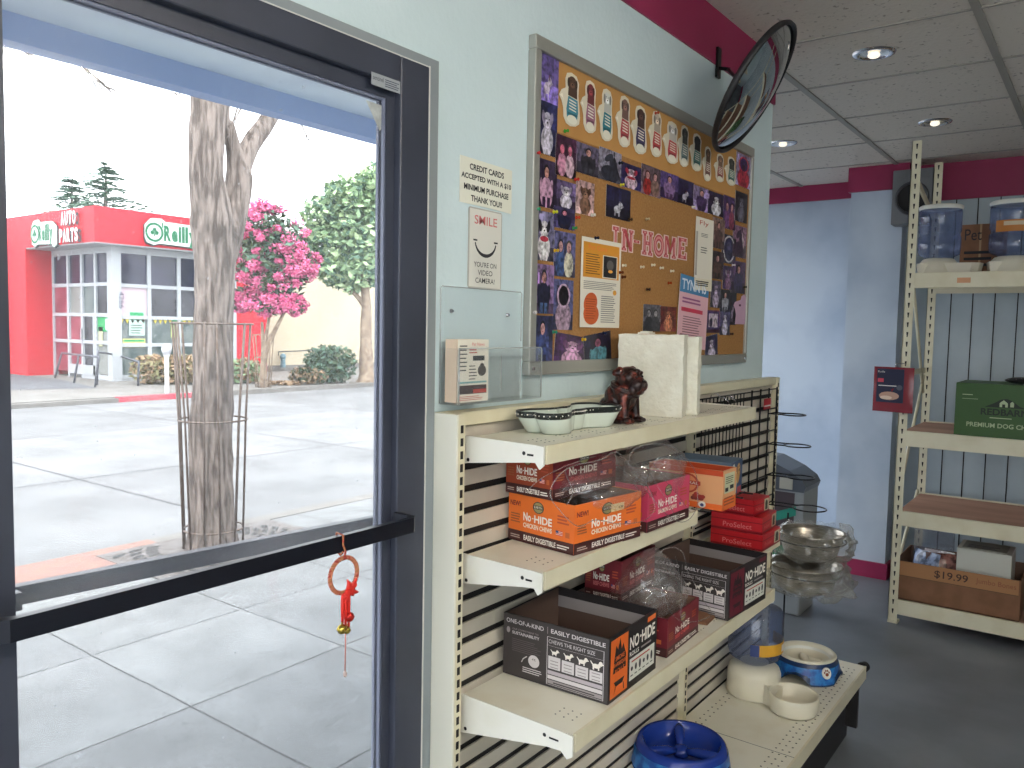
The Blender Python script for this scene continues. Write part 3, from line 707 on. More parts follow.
# flyers
def flyer(TL, BR, lab, paint, rot=0, name='flyer'):
    p, q = hit(*TL, 'y', YBR), hit(*BR, 'y', YBR); w = q.x-p.x; h = p.z-q.z
    F = FR((p.x, YBR-.0040, q.z), (math.cos(rot), 0, math.sin(rot)), (-math.sin(rot), 0, math.cos(rot)))
    b = MB().plate(F, [(0, 0), (w, 0), (w, h*.5), (w, h), (0, h), (-.002, h*.5)], Mpaper, 0, .0006)
    paint(b, F, w, h); return tag(b.build(name), lab, 'flyer')
def pf1(b, F, w, h):
    org = C((214, 146, 48)); b.rect(F, .04*w, .56*h, .95*w, .95*h, org, .0009)
    b.text(F, 'Pet Care', .16*w, .87*h, .62*w, .925*h, C((230, 120, 60)), .0012); b.lines(F, .10*w, .60*h, .46*w, .84*h, 9, C((120, 84, 40)), .0012, .4)
    b.rect(F, .52*w, .57*h, .90*w, .83*h, Mpaper, .0011); b.rect(F, .54*w, .58*h, .88*w, .82*h, C((40, 38, 40)), .0013)
    b.disc(F, .71*w, .72*h, .09*w, .06*h, C((96, 92, 92)), .0015); b.disc(F, .72*w, .65*h, .06*w, .018*h, C((220, 150, 60)), .0016)
    b.lines(F, .06*w, .43*h, .90*w, .53*h, 5, C((120, 116, 110)), .0012, .35); b.lines(F, .50*w, .06*h, .90*w, .38*h, 13, C((130, 126, 122)), .0012, .4)
    b.disc(F, .24*w, .27*h, .17*w, .12*h, C((200, 96, 50)), .0012, rot=.3); b.disc(F, .26*w, .15*h, .19*w, .12*h, C((200, 96, 50)), .0013)
    b.lines(F, .12*w, .10*h, .38*w, .34*h, 9, C((150, 60, 30)), .0015, .3); b.disc(F, .85*w, .41*h, .05*w, .03*h, C((226, 160, 60)), .0013)
flyer((580.5, 236), (617.5, 328), 'tall white and orange flyer with a dog picture, pinned left of the letters', pf1)
def pf2(b, F, w, h):
    b.text(F, 'Fly', .2*w, .88*h, .7*w, .96*h, C((190, 90, 70)), .0012); b.lines(F, .3*w, .74*h, .75*w, .80*h, 3, Mink, .0012, .3); b.lines(F, .3*w, .52*h, .7*w, .62*h, 3, Mink, .0012, .3)
    b.rect(F, 0, 0, 1.0*w, .16*h, C((222, 214, 190)), .0010); b.lines(F, .08*w, .06*h, .9*w, .14*h, 3, Mink, .0013, .5)
    b.rect(F, .02*w, .2*h, .12*w, .8*h, C((170, 160, 150)), .001)
flyer((695, 216), (710, 291.5), 'tall narrow white flyer with few small printed words, right of HOME', pf2)
def pf3(b, F, w, h):
    b.rect(F, 0, .76*h, w, h, C((70, 130, 176)), .0009); b.text(F, 'TYNN IS', .06*w, .80*h, .9*w, .95*h, C((220, 230, 240)), .0012, .02)
    b.rect(F, 0, 0, w, .76*h, C((222, 176, 186)), .0008); b.lines(F, .1*w, .62*h, .9*w, .72*h, 2, C((150, 80, 130)), .0012, .5)
    b.lines(F, .08*w, .50*h, .92*w, .57*h, 1, C((200, 50, 80)), .0012, .8); b.lines(F, .15*w, .14*h, .85*w, .46*h, 9, C((130, 90, 100)), .0012, .35); b.disc(F, .12*w, .1*h, .1*w, .09*h, C((130, 60, 60)), .0012)
f3 = flyer((677.5, 273), (704, 346), 'pink flyer with a blue heading band, behind the foam blocks', pf3, -.06)
b = MB(); p, q = hit(695, 318, 'y', YBR), hit(708, 340, 'y', YBR)

# push pins
PINS = [((537,209),(60,150,110),'green','left of the bandana dog photo'),((574,228),(70,150,90),'green','right of the dark suit photo'),((554.5,212),(200,200,60),'yellow','above the dark suit photo'),
 ((555.5,250.5),(220,180,60),'yellow','on the denim and dog photo'),((583,339.5),(214,170,50),'yellow','between the two tilted bottom photos'),((576,179.5),(190,60,50),'red','above the brown cats photo'),
 ((537,153),(200,60,60),'red','under the shaggy white dog photo'),((577,217.5),(196,66,40),'red','at the bottom left corner of the brown cats photo'),((592.5,215),(220,215,200),'white','at the bottom right corner of the brown cats photo'),
 ((596,238),(36,40,60),'dark blue','holding the orange flyer'),((620,163),(40,40,50),'black','at the top of the dark row photo'),((621.5,184.8),(210,200,70),'yellow','above the navy photo with the small dog'),((629.5,219.5),(60,40,30),'brown','at the corner of the navy photo'),
 ((620.5,272.5),(110,50,30),'dark red','upper one right of the orange flyer'),((623,277),(90,44,26),'dark red','lower one right of the orange flyer'),((647.5,289.5),(46,24,24),'black','alone on the cork below HOME'),((669,283),(160,60,30),'orange red','left of the pink flyer'),
 ((652.5,265),(226,214,190),'clear','under the letter H'),((661,268),(226,214,190),'clear','under the letter O'),((641.5,267),(226,214,190),'clear','under the hyphen'),((671.5,271),(226,214,190),'clear','under the letter E'),((623.5,265.5),(226,214,190),'clear','under the letter N'),
 ((647,219),(196,176,140),'tan','alone on the cork above HOME'),((565.5,131),(70,160,60),'green','at the toe of the first sneaker'),((656,113),(180,70,50),'red','left of the sixth sneaker'),((744.5,287),(60,60,50),'dark','at the right edge above the pink cut-out'),((733,265),(220,210,210),'white','on the right columns below the oval photo'),
 ((693,207),(220,210,200),'white','at the corner of the lilac photo'),((731,334),(60,40,40),'dark','on bare cork at lower right'),((533.5,312.5),(206,200,200),'white','at the corner of the seated man photo'),((554,332),(60,140,110),'green','at the corner of the shaggy mauve dog photo'),((604,333),(30,40,70),'navy','at the top of the dark tilted photo')]
for (px, py), c, cn, where in PINS:
    p = hit(px, py, 'y', YBR-.008); m = C(c, .25); b = MB()
    b.cyl((p.x, YBR+.001, p.z), (p.x, YBR-.006, p.z), .0006, m=Mchrome, seg=6)
    b.cyl((p.x, YBR-.0055, p.z), (p.x, YBR-.007, p.z), .0045, .0045, m, 10).cyl((p.x, YBR-.007, p.z), (p.x, YBR-.014, p.z), .0024, .003, m, 10).cyl((p.x, YBR-.014, p.z), (p.x, YBR-.016, p.z), .0042, .0038, m, 10)
    tag(b.build('push_pin'), '%s push pin %s' % (cn, where), 'push pin', 'push pins on the cork board')

# ------------------------------------------------------------ convex mirror
mc = hit(754, 89, 'y', -.215)
view = (mc-CAMP).normalized(); n = (-view*.36 + (Rt*.89 - Up*.46).normalized()*.93).normalized()
rm = 68.5/FPX*((mc-CAMP).dot(Fw))
t = thing('convex_mirror', mc, 'round convex security mirror with a black rim on a wall bracket above the board', 'mirror')
Rm = n.to_track_quat('Z', 'Y').to_matrix().to_4x4(); Rm.translation = mc
b = MB(Rm); prof = [(rm*.94*i/14, .22*rm*(1-(i/14)**2)) for i in range(15)]
b.lathe(prof, (0, 0, 0), mat('mirror_face', (200, 203, 205), .03, 1), 64); b.build('mirror_face', t)
b = MB(Rm).lathe([(rm*.935, .004), (rm*.955, .010), (rm*.99, .008), (rm*1.0, 0), (rm*.98, -.008), (rm*.93, -.012), (rm*.90, -.010)], (0, 0, 0), mat('black_rubber', (22, 22, 26), .5), 64); b.build('rim', t)
b = MB(Rm).lathe([(.001, -.03), (rm*.5, -.026), (rm*.92, -.012)], (0, 0, 0), mat('mirror_back', (40, 40, 44), .6), 48); b.build('back_shell', t)
wp = hit(719, 62, 'y', -.012); pb = mc - n*.03
b = MB().box((wp.x-.014, -.014, wp.z-.05), (wp.x+.014, -.006, wp.z+.045), Mblackwire).cyl((wp.x, -.014, wp.z-.02), (wp.x, -.05, wp.z-.03), .006, m=Mblackwire)
b.tube([(wp.x, -.045, wp.z-.03), ((wp.x+pb.x)/2, (-.045+pb.y)/2, (wp.z+pb.z)/2-.02), pb], .006, Mblackwire, 8).build('bracket', t)

# ------------------------------------------------------------ ceiling downlights
Mlens = mat('light_reflector', (235, 232, 225), .15, .9); Mbulb = mat('bulb_glow', (255, 244, 225), .3, emit=.6)
DL = [((874,53),'nearest ceiling downlight, above the mirror side of the aisle'),((935,122),'ceiling downlight in front of the steel rack'),((783,143),'ceiling downlight over the niche, seen just right of the mirror')]
for (px, py), lab in DL:
    p = hit(px, py, 'z', CEIL); t = thing('downlight', p, lab + ', recessed with a chrome ring', 'ceiling light', 'recessed downlights')
    b = MB().lathe([(.050, -.001), (.058, -.008), (.072, -.006), (.076, 0)], p, Mchrome, 32); b.build('trim_ring', t)
    b = MB().lathe([(.052, -.003), (.046, -.001), (.03, -.0005), (.001, -.0004)], p, Mlens, 28); b.build('reflector', t)
    b = MB().ell(p+Vector((0, 0, -.008)), (.022, .022, .012), Mbulb, 16, 8); b.build('bulb', t)
# unseen fluorescent fixtures added behind the camera to lift the interior light
for (fx, fy, lab) in ((-.6, -1.9, 'added fill light nearest the door'), (1.1, -2.3, 'added fill light over the far aisle')):
    t = thing('fill_fixture', (fx, fy, CEIL-.05), lab + ' behind the camera, two bare tubes', 'ceiling light', 'added ceiling fill lights')
    MB().box((fx-.6, fy-.12, CEIL-.05), (fx+.6, fy+.12, CEIL-.001), Mwhite).build('housing', t)
    for s in (-.06, .06):
        MB().cyl((fx-.58, fy+s, CEIL-.07), (fx+.58, fy+s, CEIL-.07), .014, m=mat('fill_glow', (255, 246, 232), .4, emit=FILL_TUBES), seg=10).build('tube', t)
# ------------------------------------------------------------ gondola shelving along the wall
GX, GM, GR, GT, GY = hit(457, 415, 'y', -.05).x, 2.395, 3.19, 1.357, -.04
t = thing('gondola_shelving', (2.2, GY-.02, 0), 'cream steel wall shelving with slotted uprights and slatted back, under the bulletin board', 'shelving')
EX = hit(433, 415, 'y', -.004).x; EY = hit(457, 414, 'x', EX).y; UX = hit(465.5, 412, 'y', EY).x
MB().box((EX, EY, 0), (EX+.006, -.004, GT), mat('end_panel', (226, 224, 210), .45)).build('end_panel', t, bevel=.001)
for i, x in enumerate((EX+.006, GM-.012, GR-.024)):
    b = MB()
    if i == 0:
        b.box((x, EY, 0), (UX, -.004, GT), Mcream); z = GT-.022
        while z > .3: b.box(((x+UX)/2-.004, EY-.0008, z-.016), ((x+UX)/2+.004, EY+.0002, z), Mslot); z -= .026
        b.build('upright', t); continue
    b.box((x, -.05, 0), (x+.026, -.004, GT), Mcream)
    z = GT-.022
    while z > .3:
        b.box((x+.009, -.0508, z-.016), (x+.017, -.0498, z), Mslot); z -= .026
    b.build('upright', t)
# slatted back
b = MB().box((UX, -.0265, .05), (GR, -.0045, GT-.03), Mslot)
z = 1.333-.0465*40
zs = []
while z < 1.33:
    zs.append(z); z += .0465
for z in zs:
    if z < .22: continue
    for xa, xb in ((UX+.001, GM-.012), (GM+.014, GR-.024)):
        b.box((xa, -.031, z+.0075), (xb, -.020, min(z+.039, GT-.03)), Mcream2)
b.build('slatted_back', t)
MB().box((UX, -.046, GT-.028), (GR, -.002, GT), Mcream).build('top_rail', t, bevel=.002)
def shelf(x0, x1, zt, yf, h0, h1):
    yb = -.05
    m = MB().box((x0+.004, yf, zt-.006), (x1-.004, yb, zt), Mshelf)
    m.box((x0+.004, yf-.006, zt-.034), (x1-.004, yf, zt+.002), Mcream); 
    # perforations
    for i in range(3):
        for k in range(int((x1-x0)/.10)):
            for kk in range(3):
                m.box((x0+.05+k*.10+kk*.016, yf+.03+i*.02, zt), (x0+.053+k*.10+kk*.016, yf+.033+i*.02, zt+.0004), Mslot)
    sh = m.build('shelf', t, bevel=.0015)
    for xs in (x0, x1-.004):
        F = FR((xs, yb, zt), (0, -1, 0), (0, 0, 1)); w = yb-yf
        b = MB().plate(F, [(0, .004), (w*.9, .002), (w+.004, .0), (w+.004, -h1), (w*.97, -h1-.008), (w*.92, -h1+.004), (w*.8, -h1+.002), (0, -h0)], mat('bracket_white', (228, 226, 216), .4, c2=(222, 220, 206), scale=12, lo=.5, hi=.75), 0, .004)
        b.disc(F, w*.05, -h0*.85, .004, .004, Mslot, .0046, 10); b.disc(F, w*.78, -.016, .004, .004, Mslot, .0046, 10); b.rect(F, w*.82, -.020, w*.90, -.016, Mslot, .0046)
        b.build('bracket', sh)
SH1, SH2, SH3 = 1.306, 1.062, .766
shelf(GX+.030, GM, SH1, -.24, .052, .036)
shelf(GX+.030, 1.985, SH2, -.243, .058, .036)
shelf(GX+.030, GM, SH3, -.320, .078, .040)
# base deck
b = MB().box((GX, -.405, .255), (3.235, -.04, .272), Mshelf).box((GX, -.412, .225), (3.235, -.405, .274), Mcream)
for k in range(58):
    x = GX+.05+k*.033
    for y in (-.385, -.365, -.345, -.085, -.105): b.box((x, y, .272), (x+.005, y+.005, .2724), Mslot)
b.box((2.388, -.405, .272), (2.390, -.04, .2722), Mslot)
b.build('base_deck', t)
b = MB().box((GX, -.36, 0), (3.20, -.34, .225), mat('kick_plate', (40, 40, 44), .5)).box((3.17, -.40, .05), (3.19, -.05, .225), Mslot)
b.build('kick_plate', t)
b = MB().cyl((3.235, -.395, .262), (3.262, -.402, .262), .021, .018, Mslot, 14); b.build('corner_cap', t)

# black wire grid on the second bay
t = thing('wire_grid', (2.75, -.06, .88), 'black wire grid panel hooked on the right bay of the slatted back', 'wire grid')
b = MB(); y = -.058
for k in range(13): b.cyl((2.43+k*.030, y, 1.02), (2.43+k*.030, y, 1.315), .0019, m=Mblackwire, seg=6, caps=False)
for x in (2.87, 2.96, 3.05, 3.14): b.cyl((x, y, .86), (x, y, 1.322), .0032, m=Mblackwire, seg=6)
for z in (.90, .985, 1.07, 1.155, 1.24, 1.315): b.cyl((2.42, y+.004, z), (3.15, y+.004, z), .0030, m=Mblackwire, seg=6)
b.build('grid_wires', t)
for x, z in ((2.50, 1.315), (2.56, 1.30), (2.62, 1.30)):
    b = MB().tube([(x, -.05, z-.02), (x, -.058, z+.012), (x+.004, -.075, z+.016), (x+.008, -.09, z)], .002, Mchrome, 6); b.build('hook', t)
b = MB().box((2.98, -.066, 1.245), (3.05, -.064, 1.285), C((176, 40, 50))).box((2.98, -.0665, 1.255), (3.05, -.066, 1.26), C((226, 220, 216)))
tag(b.build('price_tag'), 'small red tag clipped to the top of the black wire grid', 'tag')
for z, yc, r, lab in ((1.224, -.120, .045, 'highest black wire ring holder at the right end of the wire grid'), (1.108, -.140, .048, 'second black wire ring holder from the top'), (.989, -.158, .050, 'third black wire ring holder from the top'), (.876, -.195, .060, 'lowest and widest black wire ring holder, above the wrapped steel bowls')):
    b = MB(); xc = 3.09
    b.tube(arc((xc, yc-.02, z), r, 0, 2*math.pi, 32, (1, 0, 0), (0, 1, 0))[:-1], .0028, Mblackwire, 6, closed=True)
    b.tube([(xc-.03, yc-.02+r*.8, z), (xc-.03, -.06, z)], .0028, Mblackwire, 6).tube([(xc+.03, yc-.02+r*.8, z), (xc+.03, -.06, z)], .0028, Mblackwire, 6)
    b.tube([(xc-.04, -.06, z), (xc+.05, -.06, z), (xc+.05, -.06, z+.03)], .0028, Mblackwire, 6)
    tag(b.build('ring_holder'), lab, 'wire holder', 'wire ring holders on the grid')
# small shelf in the second bay carrying the red boxes
b = MB().box((GM+.04, -.25, .842), (2.64, -.05, .848), Mcream).box((GM+.04, -.255, .835), (2.64, -.25, .850), Mcream)
tag(b.build('small_shelf'), 'short cream shelf in the right bay under the stacked red boxes', 'shelf')

b = MB()
for k in range(5): b.tube([(2.02+.08*k, -.036, SH2-.05), (2.02+.08*k, -.05, SH2-.012), (2.02+.08*k, -.265, SH2-.008)], .0025, Mblackwire, 6)
for y in (-.10, -.18, -.24): b.cyl((2.02, y, SH2-.005), (2.34, y, SH2-.005), .002, m=Mblackwire, seg=6)
tag(b.build('wire_ledge'), 'thin black wire ledge hooked in the slats under the peach and blue cartons', 'wire shelf')

# ------------------------------------------------------------ cartons
def xf(x, y, z, rot=0): return Matrix.Translation((x, y, z)) @ Matrix.Rotation(rot, 4, 'Z')
def tray(b, w, d, h, m, mi, th=.004, floor=True):   # open carton, origin at back-left, front towards -y
    if floor: b.box((0, 0, 0), (w, -d, .004), mi)
    for (x0, y0, x1, y1, fo) in ((0, 0, th, -d, 'l'), (w-th, 0, w, -d, 'r'), (th, 0, w-th, -th, 'b'), (th, -d+th, w-th, -d, 'f')):
        b.box((x0, y0, 0), (x1, y1, h), m)
        e = .0006
        if fo == 'l': b.box((x1, y0-th, .004), (x1+e, y1+th, h-.001), mi)
        if fo == 'r': b.box((x0-e, y0-th, .004), (x0, y1+th, h-.001), mi)
        if fo == 'b': b.box((x0, y1-e, .004), (x1, y1, h-.001), mi)
        if fo == 'f': b.box((x0, y0, .004), (x1, y0+e, h-.001), mi)
FL = lambda d: FR((0, 0, 0), (0, -1, 0), (0, 0, 1))
FF = lambda d: FR((0, -d, 0), (1, 0, 0), (0, 0, 1))
CW = C((236, 230, 220)); 
def nohide(b, F, w, h, main, dark, flavour, txt=C((238, 226, 205)), flag=True):
    b.rect(F, 0, 0, w, h, main, .0004); b.rect(F, 0, 0, w, .23*h, dark, .0007)
    dk = C((110, 60, 40))
    b.text(F, 'NEW!', .03*w, .75*h, .19*w, .86*h, C((120, 40, 40)), .001, .03)
    b.lines(F, .04*w, .40*h, .19*w, .62*h, 4, C((150, 84, 50)), .001, .5)
    b.disc(F, .47*w, .80*h, .085*w, .125*h, C((70, 60, 48)), .0009); b.disc(F, .47*w, .80*h, .073*w, .107*h, C((150, 140, 96)), .0011)
    b.rect(F, .395*w, .765*h, .545*w, .845*h, C((70, 60, 48)), .0013); b.text(F, 'EARTH', .41*w, .78*h, .53*w, .83*h, CW, .0015)
    b.lines(F, .76*w, .58*h, .93*w, .78*h, 3, C((176, 76, 50)), .001, .5)
    b.text(F, 'No', .24*w, .47*h, .36*w, .65*h, CW, .001, .03); b.rect(F, .375*w, .54*h, .40*w, .56*h, CW, .001)
    b.text(F, 'HIDE', .41*w, .47*h, .68*w, .63*h, CW, .001, .03)
    b.text(F, flavour, .24*w, .33*h, .68*w, .43*h, txt, .001, .03)
    if flag:
        b.rect(F, .74*w, .33*h, .84*w, .43*h, C((200, 60, 60)), .001)
        for i in range(3): b.rect(F, .74*w, (.345+.03*i)*h, .84*w, (.355+.03*i)*h, CW, .0012)
        b.rect(F, .74*w, .38*h, .78*w, .43*h, C((60, 70, 120)), .0013); b.rect(F, .88*w, .32*h, .94*w, .43*h, C((190, 96, 50)), .001)
    b.lines(F, .04*w, .07*h, .20*w, .16*h, 2, C((180, 160, 150)), .001, .5)
    b.text(F, 'EASILY DIGESTIBLE', .25*w, .06*h, .74*w, .17*h, CW, .001, .03); b.lines(F, .76*w, .07*h, .94*w, .17*h, 2, CW, .001, .5)
Mor = mat('carton_orange', (226, 112, 40), .5); Mbrn = mat('carton_dark_brown', (70, 34, 34), .5); Mor_shade = mat('carton_orange_shade', (150, 62, 34), .5)  # rust tone: orange carton design with its shade put into the colour
Mmar = mat('carton_maroon', (112, 30, 42), .5); Mpink = mat('carton_pink', (196, 64, 96), .5); Mblk = mat('carton_black', (34, 30, 32), .5)
Min2 = mat('kraft_inner', (120, 90, 74), .85); Min3 = mat('dark_kraft_inner', (92, 72, 64), .85)
b = MB(xf(1.432, -.040, SH2+.001, -.13)); w, d, h = .236, .188, .104
tray(b, w, d, h, Mor, Min2); nohide(b, FL(d), d, h, Mor, Mbrn, 'CHICKEN CHEWS'); nohide(b, FF(d), w, h, Mor, Mbrn, 'CHICKEN CHEWS')
F = FF(d); b.rect(F, .52*w, .70*h, .72*w, .86*h, C((226, 200, 150)), .0016); b.text(F, '4.99', .63*w, .74*h, .70*w, .80*h, Mink, .002)
tag(b.build('display_carton'), 'open orange NO-HIDE CHICKEN CHEWS carton on the middle shelf, nearest the door', 'carton')
b = MB(xf(1.425, -.036, SH2+.1065, -.08)); w, d, h = .235, .130, .098
tray(b, w, d, h, Mor_shade, Min2); nohide(b, FL(d), d, h, Mor_shade, Mbrn, 'CHICKEN CHEWS'); nohide(b, FF(d), w, h, Mmar, Mbrn, 'VENISON CHEWS', C((190, 90, 90)))
tag(b.build('display_carton'), 'shaded-orange and maroon carton stacked behind and on the orange one, directly under the top shelf', 'carton')
b = MB(xf(1.685, -.04, SH2+.001, -.03)); w, d, h = .215, .215, .108
tray(b, w, d, h, Mpink, Min2); nohide(b, FL(d), d, h, Mpink, Mbrn, 'SALMON CHEWS'); nohide(b, FF(d), w, h, Mpink, Mbrn, 'SALMON CHEWS')
tag(b.build('display_carton'), 'pink fronted carton under the round clear bag, second on the middle shelf', 'carton')
# orange open carton at the end of the shelf
Mor2 = mat('carton_peach', (224, 164, 116), .5); Mrd = mat('carton_redorange', (200, 76, 40), .5)
w, d, h = .092, .215, .106; b = MB(xf(2.030, -.080, SH2-.0025, .0))
tray(b, w, d, h, Mor2, Mrd); F = FL(d)
b.rect(F, 0, .86*h, d, h, Mrd, .0006); b.rect(F, 0, 0, d, .15*h, mat('carton_orange2', (232, 106, 40), .5), .0006)
b.disc(F, .52*d, .60*h, .17*d, .26*h, C((176, 70, 50)), .0008); b.disc(F, .52*d, .60*h, .14*d, .215*h, C((222, 140, 96)), .001); b.rect(F, .33*d, .56*h, .71*d, .67*h, C((176, 60, 46)), .0012)
b.text(F, 'NATURAL', .36*d, .58*h, .68*d, .65*h, CW, .0014)
for i in range(9): b.disc(F, (.62+.035*(i % 4)+.02*(i//4))*d, (.24+.055*(i//4))*h, .035*d, .05*h, C((120+6*i, 50, 44)), .0013+.0001*i)
b.text(F, 'FLAVOR', .40*d, .03*h, .58*d, .11*h, CW, .001); b.disc(F, .74*d, .10*h, .05*d, .08*h, C((226, 220, 210)), .0016); b.disc(F, .74*d, .09*h, .025*d, .04*h, C((60, 70, 120)), .0018)
F = FF(d); b.rect(F, 0, 0, w, .3*h, C((226, 110, 44)), .0006); b.rect(F, .1*w, .42*h, .85*w, .92*h, C((196, 200, 170)), .001); b.lines(F, .18*w, .66*h, .75*w, .86*h, 4, C((90, 90, 70)), .0013); b.rect(F, .15*w, .46*h, .38*w, .56*h, Mink, .0013); b.rect(F, .5*w, .5*h, .78*w, .6*h, Mink, .0013)
b.lines(F, .1*w, .12*h, .9*w, .36*h, 3, C((150, 70, 40)), .0011)
tag(b.build('display_carton'), 'open peach and orange carton with a round red stamp, on the wire ledge', 'carton')
# blue and white carton with a dog picture
b = MB(xf(2.200, -.07, SH2-.0025, .12)); w, d, h = .12, .175, .098
b.box((0, 0, 0), (w, -d, h), C((96, 120, 146))); F = FL(d); b.rect(F, .1*d, .1*h, .5*d, .9*h, C((190, 196, 196)), .0005); b.rect(F, .55*d, .45*h, .95*d, .8*h, C((60, 56, 52)), .0005); b.lines(F, .5*d, .12*h, .95*d, .36*h, 3, C((110, 140, 170)), .0005)
F = FF(d); b.rect(F, 0, 0, w, h, C((60, 84, 120)), .0004); b.poly(F, [(0, 0), (.45*w, .05*h), (.5*w, .6*h), (.2*w, .95*h), (0, .9*h)], C((206, 210, 200)), .0006)
b.disc(F, .60*w, .60*h, .17*w, .30*h, C((196, 146, 84)), .0008, rot=-.3); b.disc(F, .62*w, .76*h, .14*w, .15*h, C((206, 160, 96)), .001); b.disc(F, .66*w, .70*h, .04*w, .05*h, Mink, .0012); b.disc(F, .50*w, .72*h, .05*w, .14*h, C((150, 100, 56)), .0012)
b.disc(F, .57*w, .80*h, .02*w, .02*h, Mink, .0013); b.disc(F, .68*w, .81*h, .02*w, .02*h, Mink, .0013); b.rect(F, .55*w, 0, .9*w, .2*h, C((170, 60, 70)), .001)
tag(b.build('treat_carton'), 'blue and white carton with a tan dog picture, behind the peach carton', 'carton')
# red boxes
Mrbox = mat('carton_red', (186, 30, 40), .4); Mrbox2 = mat('carton_darkred', (130, 16, 28), .4)
def redbox(x, y, z, rot, w, d, h, lab):
    b = MB(xf(x, y, z, rot)); b.box((0, 0, 0), (w, -d, h), Mrbox)
    for F, L in ((FL(d), d), (FF(d), w)):
        b.rect(F, 0, 0, L, .14*h, Mrbox2, .0004); b.rect(F, 0, .62*h, L, .68*h, Mrbox2, .0004)
    F = FL(d); b.text(F, 'ProSelect', .24*d, .22*h, .80*d, .52*h, C((220, 130, 130)), .0008)
    F = FF(d); b.text(F, 'ProSelect', .12*w, .26*h, .52*w, .50*h, C((220, 130, 130)), .0008); b.rect(F, .66*w, .12*h, .95*w, .88*h, C((206, 200, 170)), .0008)
    b.disc(F, .80*w, .55*h, .08*w, .25*h, C((60, 60, 50)), .001); b.rect(F, .72*w, .18*h, .88*w, .40*h, C((60, 60, 50)), .001)
    tag(b.build('red_box'), lab, 'box', 'red boxes stacked on the short shelf')
redbox(2.47, -.085, .850, .0, .165, .170, .050, 'bottom red flat box of the stack at the right of the black cartons')
redbox(2.47, -.085, .901, .05, .150, .165, .052, 'middle red flat box of the stack')
redbox(2.49, -.070, .954, -.06, .120, .150, .050, 'topmost red flat box of the stack')

